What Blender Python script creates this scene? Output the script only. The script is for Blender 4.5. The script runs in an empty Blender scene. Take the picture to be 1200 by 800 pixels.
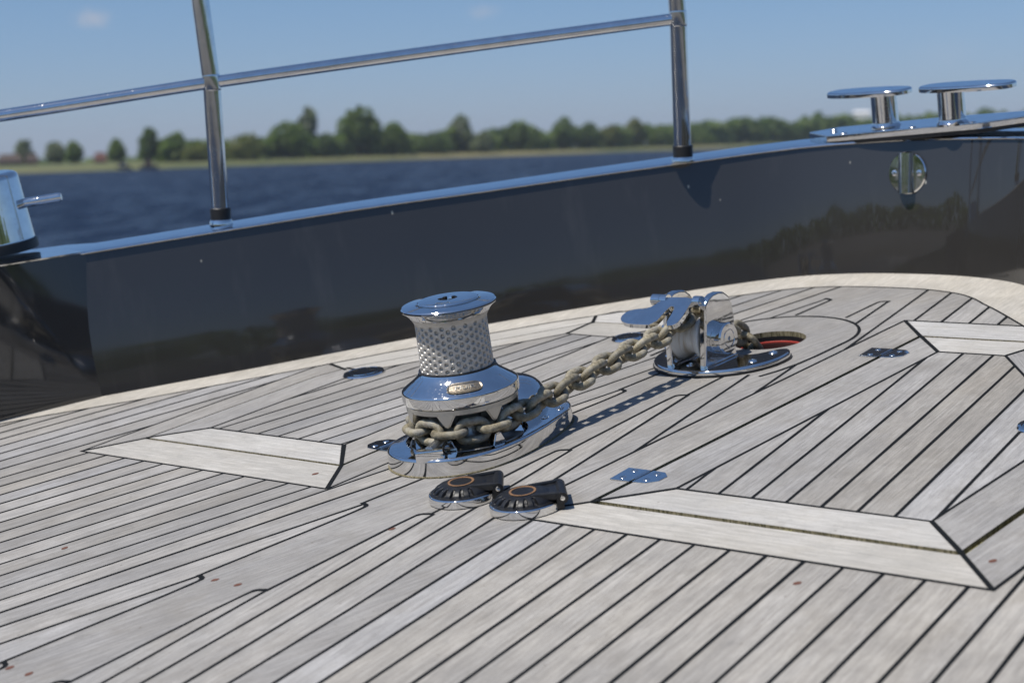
import bpy, bmesh, math, random
from mathutils import Matrix, Vector, noise as mnoise
from mathutils.geometry import delaunay_2d_cdt, intersect_point_tri_2d
R = math.radians
sin, cos, PI = math.sin, math.cos, math.pi
random.seed(7)
scene = bpy.context.scene
C = scene.collection
# ---------------------------------------------------------------- frames
# The foredeck rises towards the bow: the deck frame (x forward, y to port, z normal to the planking) is pitched
# against the level world (water, sky, far bank).
SH = R(9.0)
M = Matrix(((cos(SH), 0, -sin(SH), 0), (0, 1, 0, 0), (sin(SH), 0, cos(SH), 0), (0, 0, 0, 1)))
WATER_Z = -1.63

# ---------------------------------------------------------------- camera
cam = bpy.data.cameras.new('camera')
cam_o = bpy.data.objects.new('camera', cam); C.objects.link(cam_o)
cr = Vector((0.65525, -0.74378, -0.13206)); cd = Vector((-0.25154, -0.04999, -0.96655)); cf = Vector((0.71230, 0.66656, -0.21985))
cm = Matrix.Identity(4)
for i in range(3):
    cm[i][0] = cr[i]; cm[i][1] = -cd[i]; cm[i][2] = -cf[i]
cm.translation = Vector((-1.56325, -1.55624, 0.62))
cam_o.matrix_world = M @ cm
cam.sensor_width = 36; cam.lens = 64.2
cam.clip_start = 0.05; cam.clip_end = 8000
cam.dof.use_dof = True; cam.dof.focus_distance = 2.22; cam.dof.aperture_fstop = 6.6; cam.dof.aperture_blades = 0
scene.camera = cam_o
CAMW = (M @ cm).translation

# ---------------------------------------------------------------- world, sun, exposure
S_deck = Vector((-0.345, 0.155, 1.0)).normalized()
S = (M.to_3x3() @ S_deck).normalized()
sun = bpy.data.lights.new('sun', 'SUN'); sun.energy = 4.45; sun.angle = R(0.53); sun.color = (1.0, 0.95, 0.875)
sun_o = bpy.data.objects.new('sun', sun); C.objects.link(sun_o)
sun_o.rotation_euler = (-S).to_track_quat('-Z', 'Y').to_euler()
sun_o.location = S * 50
w = bpy.data.worlds.new('World'); scene.world = w; w.use_nodes = True
nt = w.node_tree; nt.nodes.clear()
sky = nt.nodes.new('ShaderNodeTexSky'); sky.sky_type = 'NISHITA'; sky.sun_disc = False
sky.sun_elevation = math.asin(S.z); sky.sun_rotation = math.atan2(S.x, S.y)
sky.altitude = 0; sky.air_density = 1.0; sky.dust_density = 0.2; sky.ozone_density = 1.6
bg = nt.nodes.new('ShaderNodeBackground'); bg.inputs['Strength'].default_value = 0.079
wo = nt.nodes.new('ShaderNodeOutputWorld')
gco = nt.nodes.new('ShaderNodeTexCoord'); gsep = nt.nodes.new('ShaderNodeSeparateXYZ'); nt.links.new(gco.outputs['Generated'], gsep.inputs[0])
gr_ = nt.nodes.new('ShaderNodeValToRGB'); nt.links.new(gsep.outputs[2], gr_.inputs[0]); el_ = gr_.color_ramp.elements
el_[0].position = 0.0; el_[0].color = (0.58, 0.755, 1.30, 1); el_[1].position = 0.7; el_[1].color = (1.22, 1.36, 1.50, 1)
e3_ = el_.new(0.09); e3_.color = (0.60, 0.785, 1.13, 1); e4_ = el_.new(0.25); e4_.color = (0.74, 0.94, 1.20, 1)
gm_ = nt.nodes.new('ShaderNodeMix'); gm_.data_type = 'RGBA'; gm_.blend_type = 'MULTIPLY'; gm_.inputs[0].default_value = 1
nt.links.new(sky.outputs[0], gm_.inputs[6]); nt.links.new(gr_.outputs[0], gm_.inputs[7]); nt.links.new(gm_.outputs[2], bg.inputs['Color']); nt.links.new(bg.outputs[0], wo.inputs['Surface'])
scene.view_settings.view_transform = 'Standard'; scene.view_settings.look = 'None'
scene.view_settings.exposure = 0.0; scene.view_settings.gamma = 1.0; scene.view_settings.use_curve_mapping = False
scene.cycles.max_bounces = 10; scene.cycles.glossy_bounces = 6
scene.cycles.caustics_reflective = False; scene.cycles.blur_glossy = 0.3

# ---------------------------------------------------------------- node helpers and materials
def mat(name):
    m = bpy.data.materials.new(name); m.use_nodes = True
    t = m.node_tree; b = t.nodes['Principled BSDF']
    return m, t, b
def N(t, kind, **kw):
    n = t.nodes.new('ShaderNode' + kind)
    for k, v in kw.items():
        if k in n.inputs: n.inputs[k].default_value = v
        else: setattr(n, k, v)
    return n
def L(t, a, b): t.links.new(a, b)
def mixc(t, fac, a, b, mode='MIX'):
    n = t.nodes.new('ShaderNodeMix'); n.data_type = 'RGBA'; n.blend_type = mode
    for s, v in ((n.inputs[0], fac), (n.inputs[6], a), (n.inputs[7], b)):
        if hasattr(v, 'is_output'): L(t, v, s)
        else: s.default_value = v if not isinstance(v, tuple) else (*v, 1) if len(v) == 3 else v
    return n.outputs[2]
def ramp(t, src, stops):
    n = t.nodes.new('ShaderNodeValToRGB')
    el = n.color_ramp.elements
    while len(el) < len(stops): el.new(0.5)
    for e, (p, c) in zip(el, stops):
        e.position = p; e.color = (c, c, c, 1) if not isinstance(c, tuple) else (*c, 1)
    L(t, src, n.inputs[0]); return n.outputs[0]
def noise(t, vec, scale, detail=3, rough=0.5):
    n = N(t, 'TexNoise', Scale=scale, Detail=detail, Roughness=rough)
    if vec is not None: L(t, vec, n.inputs['Vector'])
    return n.outputs['Fac']
def mapped(t, src, scale):
    n = t.nodes.new('ShaderNodeMapping'); n.inputs['Scale'].default_value = scale
    L(t, src, n.inputs['Vector']); return n.outputs[0]
def bump(t, b, h, strength, dist):
    n = N(t, 'Bump', Strength=strength, Distance=dist); L(t, h, n.inputs['Height']); L(t, n.outputs[0], b.inputs['Normal'])
def objco(t):
    return t.nodes.new('ShaderNodeTexCoord').outputs['Object']

def teak_material(name, lo, hi, warm):
    m, t, b = mat(name)
    uv = t.nodes.new('ShaderNodeUVMap'); uv.uv_map = 'grain'
    at = t.nodes.new('ShaderNodeAttribute'); at.attribute_name = 'plank'
    sep = t.nodes.new('ShaderNodeSeparateColor'); L(t, at.outputs['Color'], sep.inputs[0])
    streak = noise(t, mapped(t, uv.outputs[0], (9, 420, 1)), 1.0, 4, 0.65)
    fine = noise(t, mapped(t, uv.outputs[0], (40, 1500, 1)), 1.0, 2, 0.6)
    patch = noise(t, mapped(t, uv.outputs[0], (4, 22, 1)), 1.0, 4, 0.6)
    speck = noise(t, mapped(t, uv.outputs[0], (260, 900, 1)), 1.0, 2, 0.6)
    blot = noise(t, mapped(t, uv.outputs[0], (20, 170, 1)), 1.0, 4, 0.65)
    base = mixc(t, ramp(t, streak, [(0.30, 0.0), (0.70, 1.0)]), lo, hi)
    base = mixc(t, ramp(t, patch, [(0.38, 0.0), (0.66, 0.7)]), base, warm)
    base = mixc(t, ramp(t, blot, [(0.46, 0.0), (0.68, 0.42)]), base, tuple(v * .82 for v in lo))
    base = mixc(t, ramp(t, blot, [(0.30, 0.38), (0.48, 0.0)]), base, tuple(min(1, v * 1.18) for v in hi))
    dark = ramp(t, fine, [(0.26, 0.52), (0.44, 1.0)])
    base = mixc(t, 0.75, base, dark, 'MULTIPLY')
    base = mixc(t, 0.62, base, ramp(t, speck, [(0.28, 0.45), (0.42, 1.0)]), 'MULTIPLY')
    # each plank was sawn from a different board
    tone = N(t, 'MapRange'); L(t, sep.outputs[0], tone.inputs[0]); tone.inputs[3].default_value = 0.84; tone.inputs[4].default_value = 1.17
    base = mixc(t, 1.0, base, tone.outputs[0], 'MULTIPLY')
    tint = mixc(t, sep.outputs[1], (1.035, 1.0, 0.945), (0.985, 0.995, 1.03))
    base = mixc(t, 1.0, base, tint, 'MULTIPLY')
    dirt = noise(t, mapped(t, uv.outputs[0], (13, 13, 1)), 1.0, 5, 0.7)
    base = mixc(t, ramp(t, dirt, [(0.50, 0.0), (0.74, 0.5)]), base, tuple(v * k for v, k in zip(lo, (.92, .86, .76))))
    deckco = objco(t)                                          # water marks and traffic grime lie across the planks
    st1 = noise(t, mapped(t, deckco, (5, 5, 1)), 1.0, 5, 0.62); st2 = noise(t, mapped(t, deckco, (34, 34, 1)), 1.0, 4, 0.7)
    base = mixc(t, ramp(t, st1, [(0.44, 0.0), (0.70, 0.38)]), base, tuple(v * .78 for v in lo))
    base = mixc(t, ramp(t, st1, [(0.28, 0.30), (0.45, 0.0)]), base, tuple(min(1, v * 1.12) for v in hi))
    base = mixc(t, ramp(t, st2, [(0.60, 0.0), (0.74, 0.34)]), base, tuple(v * .62 for v in lo))
    wear = N(t, 'TexVoronoi', Scale=30.0, Randomness=1.0); L(t, deckco, wear.inputs['Vector'])
    base = mixc(t, ramp(t, wear.outputs['Distance'], [(0.028, 0.55), (0.055, 0.0)]), base, (0.10, 0.08, 0.06))
    L(t, base, b.inputs['Base Color'])
    b.inputs['Roughness'].default_value = 0.72; b.inputs['Specular IOR Level'].default_value = 0.28
    h = mixc(t, 0.5, streak, fine)
    bump(t, b, h, 0.55, 0.0011)
    return m
TEAK = teak_material('weathered_teak', (0.238, 0.230, 0.219), (0.432, 0.420, 0.402), (0.368, 0.349, 0.318))
BLEACH = teak_material('bleached_teak', (0.385, 0.372, 0.345), (0.60, 0.582, 0.545), (0.51, 0.488, 0.442))

m, t, b = mat('black_caulk'); CAULK = m
b.inputs['Base Color'].default_value = (0.010, 0.0115, 0.013, 1); b.inputs['Roughness'].default_value = 0.85; b.inputs['Specular IOR Level'].default_value = 0.12
bump(t, b, noise(t, objco(t), 700, 3), 0.3, 0.001)
m, t, b = mat('wood_plug'); PLUG = m
L(t, mixc(t, noise(t, objco(t), 300, 2), (0.09, 0.032, 0.018), (0.18, 0.075, 0.048)), b.inputs['Base Color']); b.inputs['Roughness'].default_value = 0.75
m, t, b = mat('mossy_groove'); MOSS = m
g = noise(t, objco(t), 160, 4, 0.7)
L(t, mixc(t, ramp(t, g, [(0.35, 0.0), (0.65, 1.0)]), (0.018, 0.017, 0.008), (0.13, 0.115, 0.030)), b.inputs['Base Color']); b.inputs['Roughness'].default_value = 0.9
bump(t, b, g, 0.8, 0.003)
m, t, b = mat('mossy_teak_edge'); MOSSEDGE = m
g = noise(t, mapped(t, objco(t), (420, 420, 60)), 1.0, 3, 0.6)
L(t, mixc(t, ramp(t, g, [(0.35, 0.0), (0.62, 1.0)]), (0.07, 0.062, 0.022), (0.33, 0.28, 0.17)), b.inputs['Base Color']); b.inputs['Roughness'].default_value = 0.9
bump(t, b, g, 0.7, 0.002)

def steel(name, col, rough, bstr=0.0, bscale=60, smear=0.05, aniso=None):
    m, t, b = mat(name)
    b.inputs['Metallic'].default_value = 1.0
    co = objco(t)
    n1 = noise(t, co, 38, 4, 0.6); n2 = noise(t, co, 900, 2, 0.5)
    c2 = tuple(v * 0.86 for v in col)
    L(t, mixc(t, ramp(t, n1, [(0.35, 0.0), (0.7, 1.0)]), col, c2), b.inputs['Base Color'])
    mr = N(t, 'MapRange'); L(t, n1, mr.inputs[0]); mr.inputs[3].default_value = max(0.015, rough - smear); mr.inputs[4].default_value = rough + smear
    vs_ = N(t, 'TexVoronoi', Scale=260.0, Randomness=1.0); L(t, co, vs_.inputs['Vector'])
    spots = mixc(t, 1.0, ramp(t, vs_.outputs['Distance'], [(0.22, 1.0), (0.34, 0.0)]), ramp(t, noise(t, co, 30, 3), [(0.48, 0.0), (0.62, 1.0)]), 'MULTIPLY')
    ra = N(t, 'Math', operation='MULTIPLY_ADD'); L(t, spots, ra.inputs[0]); ra.inputs[1].default_value = .16; L(t, mr.outputs[0], ra.inputs[2])
    L(t, ra.outputs[0], b.inputs['Roughness'])
    if bstr: bump(t, b, noise(t, co, bscale, 2, 0.4), bstr, 0.002)
    return m
CHROME = steel('polished_stainless', (0.76, 0.755, 0.745), 0.045, 0.05, 45, 0.03)
TUBE = steel('tube_stainless', (0.74, 0.74, 0.74), 0.075, 0.06, 25, 0.04)
DRUM = steel('worn_cast_drum', (0.60, 0.57, 0.52), 0.48, 0.18, 700, 0.06); DRUM.node_tree.nodes['Principled BSDF'].inputs['Metallic'].default_value = 0.62
SATIN = steel('cast_bronze_chromed', (0.66, 0.635, 0.60), 0.27, 0.12, 500, 0.08)
GREYCAST = steel('dull_cast_steel', (0.50, 0.49, 0.46), 0.34, 0.25, 260, 0.10)
BADGE = steel('worn_badge', (0.27, 0.235, 0.19), 0.42, 0.2, 700, 0.1)
SCREW = steel('screw_steel', (0.85, 0.83, 0.80), 0.16, 0, 60, 0.04)

m, t, b = mat('dark_slot'); SLOT = m
b.inputs['Base Color'].default_value = (0.008, 0.008, 0.008, 1); b.inputs['Roughness'].default_value = 0.8
m, t, b = mat('galvanised_chain'); CHAIN = m
co = objco(t)
oi = t.nodes.new('ShaderNodeObjectInfo')
g1 = noise(t, co, 170, 4, 0.65); g2 = noise(t, co, 900, 2)
col = mixc(t, ramp(t, g1, [(0.32, 0.0), (0.68, 1.0)]), (0.155, 0.125, 0.072), (0.46, 0.405, 0.28))
col = mixc(t, ramp(t, noise(t, co, 60, 3), [(0.50, 0.0), (0.70, 0.8)]), col, (0.36, 0.35, 0.31))
col = mixc(t, ramp(t, noise(t, mapped(t, co, (1, 1, 1.01)), 120, 5, 0.7), [(0.58, 0.0), (0.70, 0.75)]), col, (0.16, 0.075, 0.03))
mr = N(t, 'MapRange'); L(t, oi.outputs['Random'], mr.inputs[0]); mr.inputs[3].default_value = 0.72; mr.inputs[4].default_value = 1.15
col = mixc(t, 1.0, col, mr.outputs[0], 'MULTIPLY')
L(t, col, b.inputs['Base Color']); b.inputs['Metallic'].default_value = 0.12; b.inputs['Roughness'].default_value = 0.62
bump(t, b, mixc(t, 0.5, g1, g2), 0.75, 0.0016)

m, t, b = mat('black_rubber'); RUBBER = m
g = noise(t, objco(t), 120, 3)
L(t, mixc(t, ramp(t, g, [(0.45, 0.0), (0.8, 1.0)]), (0.007, 0.007, 0.008), (0.020, 0.0195, 0.019)), b.inputs['Base Color']); b.inputs['Roughness'].default_value = 0.42
bump(t, b, noise(t, objco(t), 1400, 2), 0.2, 0.0006)
m, t, b = mat('faded_brown_ring'); RING = m
L(t, mixc(t, noise(t, objco(t), 260, 3), (0.085, 0.05, 0.028), (0.33, 0.17, 0.075)), b.inputs['Base Color']); b.inputs['Roughness'].default_value = 0.6
m, t, b = mat('black_sealant'); SEAL = m
b.inputs['Base Color'].default_value = (0.013, 0.013, 0.014, 1); b.inputs['Roughness'].default_value = 0.45
m, t, b = mat('white_nylon'); NYLON = m
co = objco(t)
band = noise(t, mapped(t, co, (20, 230, 20)), 1.0, 3)
L(t, mixc(t, ramp(t, band, [(0.50, 0.0), (0.70, 0.75)]), (0.84, 0.82, 0.77), (0.48, 0.37, 0.22)), b.inputs['Base Color'])
b.inputs['Roughness'].default_value = 0.5; b.inputs['Subsurface Weight'].default_value = 0.0
m, t, b = mat('red_painted_pipe'); REDP = m
L(t, mixc(t, noise(t, objco(t), 90, 3), (0.30, 0.022, 0.015), (0.48, 0.055, 0.035)), b.inputs['Base Color']); b.inputs['Roughness'].default_value = 0.5

m, t, b = mat('shaded_pipe_red'); PIPE_SHADE = m  # darker copy of the pipe red: shade inside the pipe put into the colour
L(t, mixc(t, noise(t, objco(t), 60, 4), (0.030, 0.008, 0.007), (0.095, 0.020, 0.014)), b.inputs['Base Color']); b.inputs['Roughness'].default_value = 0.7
m, t, b = mat('anthracite_paint'); PAINT = m
co = objco(t)
big = noise(t, co, 3.0, 3)
base = mixc(t, big, (0.030, 0.0285, 0.027), (0.040, 0.038, 0.036))
vor = N(t, 'TexVoronoi', Scale=34.0, Randomness=1.0); L(t, mapped(t, co, (1, 1, 0.55)), vor.inputs['Vector'])
sp = ramp(t, vor.outputs['Distance'], [(0.035, 1.0), (0.075, 0.0)])
sel = N(t, 'SeparateColor'); L(t, vor.outputs['Color'], sel.inputs[0])
gate = ramp(t, sel.outputs[0], [(0.86, 0.0), (0.89, 1.0)])
spk = mixc(t, 1.0, sp, gate, 'MULTIPLY')
base = mixc(t, spk, base, (0.42, 0.40, 0.33))
st = noise(t, mapped(t, co, (16, 16, 1.6)), 1.0, 4, 0.6)
base = mixc(t, ramp(t, st, [(0.60, 0.0), (0.85, 0.16)]), base, (0.16, 0.155, 0.145))
L(t, base, b.inputs['Base Color'])
rr = ramp(t, noise(t, co, 9, 4, 0.6), [(0.35, 0.03), (0.75, 0.085)]); L(t, rr, b.inputs['Roughness'])
b.inputs['Specular IOR Level'].default_value = 0.72
b.inputs['Coat Weight'].default_value = 0.0
bump(t, b, noise(t, co, 3.5, 2, 0.4), 0.06, 0.004)

# ---------------------------------------------------------------- object helpers
ROOT = {}
def tag(o, label=None, cat=None, group=None, kind=None):
    for k, v in (('label', label), ('category', cat), ('group', group), ('kind', kind)):
        if v: o[k] = v
    return o
def thing(name, label, cat, loc=(0, 0, 0), rz=0.0, group=None, world=False):
    o = bpy.data.objects.new(name, None); C.objects.link(o); o.empty_display_size = 0.05
    loc_m = Matrix.Translation(Vector(loc)) @ Matrix.Rotation(rz, 4, 'Z')
    o.matrix_world = loc_m if world else M @ loc_m
    ROOT[o] = loc_m.inverted()
    return tag(o, label, cat, group)
def root_of(o):
    while o.parent is not None: o = o.parent
    return o
def obj(name, bm, mats, parent=None, local=False, smooth=40, world=False, base=None):
    """Link a bmesh as ONE object. Vertices are in the deck frame (world frame if world) unless local."""
    me = bpy.data.meshes.new(name)
    o = None
    if parent is not None:
        if not local: bm.transform(ROOT[root_of(parent)])
    else:
        bb = Vector(base) if base is not None else Vector((0, 0, 0))
        if not local: bm.transform(Matrix.Translation(-bb))
    bm.to_mesh(me); bm.free()
    for mm in (mats if isinstance(mats, (list, tuple)) else [mats]): me.materials.append(mm)
    if smooth:
        me.polygons.foreach_set('use_smooth', [True] * len(me.polygons))
        me.set_sharp_from_angle(angle=R(smooth))
    o = bpy.data.objects.new(name, me); C.objects.link(o)
    if smooth and len(me.polygons) < 20000 and name not in ('link', 'crown', 'trunk', 'shore_terrain'):
        wn = o.modifiers.new('weighted_normal', 'WEIGHTED_NORMAL'); wn.keep_sharp = True; wn.weight = 100
    if parent is not None: o.parent = parent
    else: o.matrix_world = Matrix.Translation(bb) if world else M @ Matrix.Translation(bb)
    return o
def copy_tree(o, parent=None):
    c = o.copy(); C.objects.link(c)
    if parent is not None: c.parent = parent
    for ch in list(o.children): copy_tree(ch, c)
    return c

def B(): return bmesh.new()
def add(bm, verts, faces, mi=0, mx=None):
    vs = [bm.verts.new(mx @ Vector(v) if mx is not None else v) for v in verts]
    out = []
    for f in faces:
        try: fc = bm.faces.new([vs[i] for i in f]); fc.material_index = mi; out.append(fc)
        except ValueError: pass
    return vs, out
def lathe(bm, prof, seg=64, mx=None, mi=0, rad=None):
    """prof: (r, z) list bottom->top, r=0 closes. rad(theta, r, z) may modulate the radius."""
    rings = []
    for r, z in prof:
        if r < 1e-7:
            p = Vector((0, 0, z)); rings.append([bm.verts.new(mx @ p if mx is not None else p)])
        else:
            ring = []
            for k in range(seg):
                th = 2 * PI * k / seg
                rr = rad(th, r, z) if rad else r
                p = Vector((rr * cos(th), rr * sin(th), z))
                ring.append(bm.verts.new(mx @ p if mx is not None else p))
            rings.append(ring)
    for a, b2 in zip(rings, rings[1:]):
        for k in range(seg):
            k2 = (k + 1) % seg
            if len(a) == 1 and len(b2) == 1: continue
            if len(a) == 1: f = (a[0], b2[k2], b2[k])
            elif len(b2) == 1: f = (a[k], a[k2], b2[0])
            else: f = (a[k], a[k2], b2[k2], b2[k])
            bm.faces.new(f).material_index = mi
    return bm
def tube(bm, pts, r, seg=20, closed=False, caps=True, mi=0, mx=None):
    pts = [Vector(p) for p in pts]; n = len(pts)
    rr = r if isinstance(r, (list, tuple)) else [r] * n
    tg = []
    for i in range(n):
        a = pts[(i - 1) % n] if closed or i > 0 else pts[i]
        b2 = pts[(i + 1) % n] if closed or i < n - 1 else pts[i]
        tg.append((b2 - a).normalized())
    up = Vector((0, 0, 1)) if abs(tg[0].z) < 0.9 else Vector((1, 0, 0))
    nv = (up - tg[0] * up.dot(tg[0])).normalized(); rings = []
    for i in range(n):
        nv = (nv - tg[i] * nv.dot(tg[i])).normalized(); bv = tg[i].cross(nv)
        ring = []
        for k in range(seg):
            a = 2 * PI * k / seg
            p = pts[i] + (nv * cos(a) + bv * sin(a)) * rr[i]
            ring.append(bm.verts.new(mx @ p if mx is not None else p))
        rings.append(ring)
    pairs = list(zip(rings, rings[1:])) + ([(rings[-1], rings[0])] if closed else [])
    for a, b2 in pairs:
        for k in range(seg):
            k2 = (k + 1) % seg
            bm.faces.new((a[k], a[k2], b2[k2], b2[k])).material_index = mi
    if caps and not closed:
        bm.faces.new(rings[0][::-1]).material_index = mi; bm.faces.new(rings[-1]).material_index = mi
    return bm
def prism(bm, poly, z0, z1, mx=None, mi=0, bev=0.0, seg=2):
    """Extruded polygon with (optionally) rounded rims; z0/z1 numbers or functions of (x, y)."""
    f0 = z0 if callable(z0) else (lambda x, y: z0)
    f1 = z1 if callable(z1) else (lambda x, y: z1)
    n = len(poly)
    area = sum(poly[i][0] * poly[(i + 1) % n][1] - poly[(i + 1) % n][0] * poly[i][1] for i in range(n))
    if area < 0: poly = poly[::-1]
    layers = [(0.0, 'b', 0.0)]
    if bev > 0:
        lay = []
        for k in range(seg + 1):
            a = PI / 2 * k / seg
            lay.append((bev * (1 - cos(a)), bev * (1 - sin(a))))
        layers = [(0.0, 'b', 0.0)] + [(i, 't', d) for i, d in lay]
    else: layers = [(0.0, 'b', 0.0), (0.0, 't', 0.0)]
    def inset(d):
        out = []
        for i in range(n):
            p0, p1, p2 = Vector(poly[i - 1]), Vector(poly[i]), Vector(poly[(i + 1) % n])
            e1 = (p1 - p0).normalized(); e2 = (p2 - p1).normalized()
            n1 = Vector((-e1.y, e1.x)); n2 = Vector((-e2.y, e2.x)); k = n1 + n2
            k = k / max(0.35, k.length_squared) * 2 / 1.0 if k.length > 1e-6 else n1
            out.append(p1 + k * d)
        return out
    rings = []
    for ins, which, dz in layers:
        pp = inset(ins) if ins > 0 else [Vector(p) for p in poly]
        ring = []
        for p in pp:
            z = f0(p.x, p.y) if which == 'b' else f1(p.x, p.y) - dz
            q = Vector((p.x, p.y, z)); ring.append(bm.verts.new(mx @ q if mx is not None else q))
        rings.append(ring)
    for a, b2 in zip(rings, rings[1:]):
        for i in range(n):
            j = (i + 1) % n
            bm.faces.new((a[i], a[j], b2[j], b2[i])).material_index = mi
    bm.faces.new(rings[-1]).material_index = mi; bm.faces.new(rings[0][::-1]).material_index = mi
    return bm
def box(bm, c, s, mx=None, mi=0, bev=0.0):
    x, y, z = s[0] / 2, s[1] / 2, s[2] / 2
    return prism(bm, [(c[0] - x, c[1] - y), (c[0] + x, c[1] - y), (c[0] + x, c[1] + y), (c[0] - x, c[1] + y)], c[2] - z, c[2] + z, mx, mi, bev)
def chaikin(p, it=2, closed=True):
    p = [Vector(q) for q in p]
    for _ in range(it):
        o = []
        n = len(p)
        rng = range(n) if closed else range(n - 1)
        if not closed: o.append(p[0])
        for i in rng:
            a, b2 = p[i], p[(i + 1) % n]
            o += [a * 0.75 + b2 * 0.25, a * 0.25 + b2 * 0.75]
        if not closed: o.append(p[-1])
        p = o
    return [tuple(q) for q in p]
def spline(p, per=8):
    p = [Vector(q) for q in p]; out = []
    for i in range(len(p) - 1):
        a, b2, c, d = p[max(i - 1, 0)], p[i], p[i + 1], p[min(i + 2, len(p) - 1)]
        for k in range(per):
            u = k / per
            out.append(0.5 * ((2 * b2) + (c - a) * u + (2 * a - 5 * b2 + 4 * c - d) * u * u + (3 * b2 - a - 3 * c + d) * u ** 3))
    out.append(p[-1]); return out
def circ(x, y, r, n=48, a0=0.0, a1=360.0, ry=None):
    full = abs(a1 - a0) >= 359.9
    m_ = n if full else n + 1
    return [(x + r * cos(R(a0 + (a1 - a0) * k / n)), y + (ry or r) * sin(R(a0 + (a1 - a0) * k / n))) for k in range(m_)]
def inside(p, poly):
    x, y = p[0], p[1]; c = False; n = len(poly)
    for i in range(n):
        x1, y1 = poly[i][0], poly[i][1]; x2, y2 = poly[i - 1][0], poly[i - 1][1]
        if (y1 > y) != (y2 > y) and x < (x2 - x1) * (y - y1) / (y2 - y1) + x1: c = not c
    return c
# ================================================================= THE BOAT: deck
CL = -0.09                                                   # y of the centreline
def mir(p): return (p[0], 2 * CL - p[1])
FOOT3 = [(-4.2, 1.78, .235), (-2.2, 1.55, .232), (-1.1, 1.28, .228), (-.4, .995, .224), (-.136, .885, .221), (.011, .796, .2180), (.209, .662, .2165),
         (.39, .545, .2140), (.563, .427, .2085), (.676, .339, .2065), (.785, .243, .2050), (.840, .191, .2045), (.890, .137, .2045), (.925, .078, .2055), (.947, 0.0, .2065), (.953, -.09, .2080)]
right3 = [(*mir(p), .2085 + (.2145 - .2085) * min(1, i / 3) + 0.0006 * i) for i, p in enumerate(FOOT3[-2::-1])]
RAIL = spline(FOOT3 + right3, 8)                              # aft port -> bow -> aft starboard, (x, y, height of the rail)
FOOT = [(p.x, p.y) for p in RAIL]
def normals(line):
    out = []
    for i in range(len(line)):
        a = Vector(line[max(i - 1, 0)]); b2 = Vector(line[min(i + 1, len(line) - 1)]); t = (b2 - a).normalized()
        out.append(Vector((-t.y, t.x)))                       # left of travel = outboard
    return out
FN = normals(FOOT)
def off(i, d): return (FOOT[i][0] + FN[i].x * d, FOOT[i][1] + FN[i].y * d)
def marg_w(x): return 0.044 + 0.026 * max(0, min(1, (x + 0.2) / 0.25)) + 0.022 * max(0, min(1, (x - 0.6) / 0.25))
MARGIN = [off(i, -marg_w(FOOT[i][0])) for i in range(len(FOOT))]
PAD = [(.362, -.190), (.392, -.200), (.43, -.207), (.47, -.2095)] + circ(.55, -.0875, .1225, 28, -90, 90) + [(.42, .035)]
HAWSE = circ(.535, -.092, .052, 44)
NEAR_OUT = [(-.198, -.812), (.10, -.812), (.19, -.786)] + [p for p in reversed(MARGIN) if p[1] < -.46 and .262 < p[0] < .62][::-1] + [(.674, -.452), (.674, -.231), (-.198, -.231)]
NEAR_OUT[3:-3] = sorted(NEAR_OUT[3:-3])
NEAR_GAP = [(-.127, -.744), (.200, -.744), (.300, -.705), (.597, -.485), (.597, -.299), (-.127, -.299)]
NEAR_IN = [(-.060, -.676), (.200, -.676), (.285, -.652), (.447, -.525), (.526, -.461), (.526, -.364), (-.060, -.364)]
FAR_OUT = [(-.200, .052), (.648, .052), (.648, .272)] + [p for p in reversed(MARGIN) if p[1] > .28 and .262 < p[0] < .62] + [(.245, .5545), (.0, .554), (-.200, .552)]
FAR_GAP = [(-.124, .107), (.577, .107), (.577, .268), (.250, .492), (.200, .505), (-.124, .505)]
FAR_IN = [(-.058, .172), (.500, .172), (.504, .262), (.242, .442), (.19, .444), (-.058, .444)]
PADPOLY = PAD
def kx(k): return 0.0175 + 0.2425 * k + (0.032 if k == 3 else 0)
def ribbon_clip(fn, x0, x1, ok, step=0.003):
    segs = []; cur = []; n = int((x1 - x0) / step)
    for i in range(n + 1):
        x = x0 + (x1 - x0) * i / n; p = (x, fn(x))
        if ok(p): cur.append(p)
        else:
            if len(cur) > 3: segs.append(cur)
            cur = []
    if len(cur) > 3: segs.append(cur)
    out = []
    for s in segs:                                            # keep a few points; push both ends out to meet the neighbour
        a, b2 = Vector(s[0]), Vector(s[-1]); d = (b2 - a).normalized() * 0.0022
        mid = [s[int(len(s) * k / 6)] for k in range(1, 6)]
        out.append([tuple(a - d)] + mid + [tuple(b2 + d)])
    return out
def near_line(j):
    if j >= 0: px, py = -.21, -.147 - .0429 * j
    else: px, py = kx(j - 1 + 0), -.145
    sl = min(.182, (-.145 - py) / (kx(j - 1) - px)) if j >= 1 else .16
    def f(x): return py + (x - px) * (sl if x > px and j >= 0 else math.tan(R(8.3)))
    xe = kx(j - 1) if 0 <= j <= 4 else (1.2 if j > 4 else px)
    return f, xe
def far_line(j):
    if j >= 0: px, py = -.2, -.045 + .0413 * j
    else: px, py = kx(j - 1), -.036
    sl = min(.182, (py + .036) / (kx(j - 1) - px)) if j >= 1 else .16
    def f(x): return py - (x - px) * (sl if x > px and j >= 0 else math.tan(R(12.4)))
    xe = kx(j - 1) if 0 <= j <= 4 else (1.2 if j > 4 else px)
    return f, xe
seams = []       # (polyline, width) on the fixed deck
def ok_deck(p):
    return inside(p, MARGIN) and not inside(p, NEAR_OUT) and not inside(p, FAR_OUT) and not inside(p, PADPOLY)
near_lid, far_lid = [], []
for j in range(-9, 44):
    f, xe = near_line(j)
    seams += [(s, .0042) for s in ribbon_clip(f, -4.3, min(xe, 1.0), ok_deck)]
    near_lid += [(s, .0042) for s in ribbon_clip(f, -.1, .56, lambda p: inside(p, NEAR_IN))]
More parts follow.
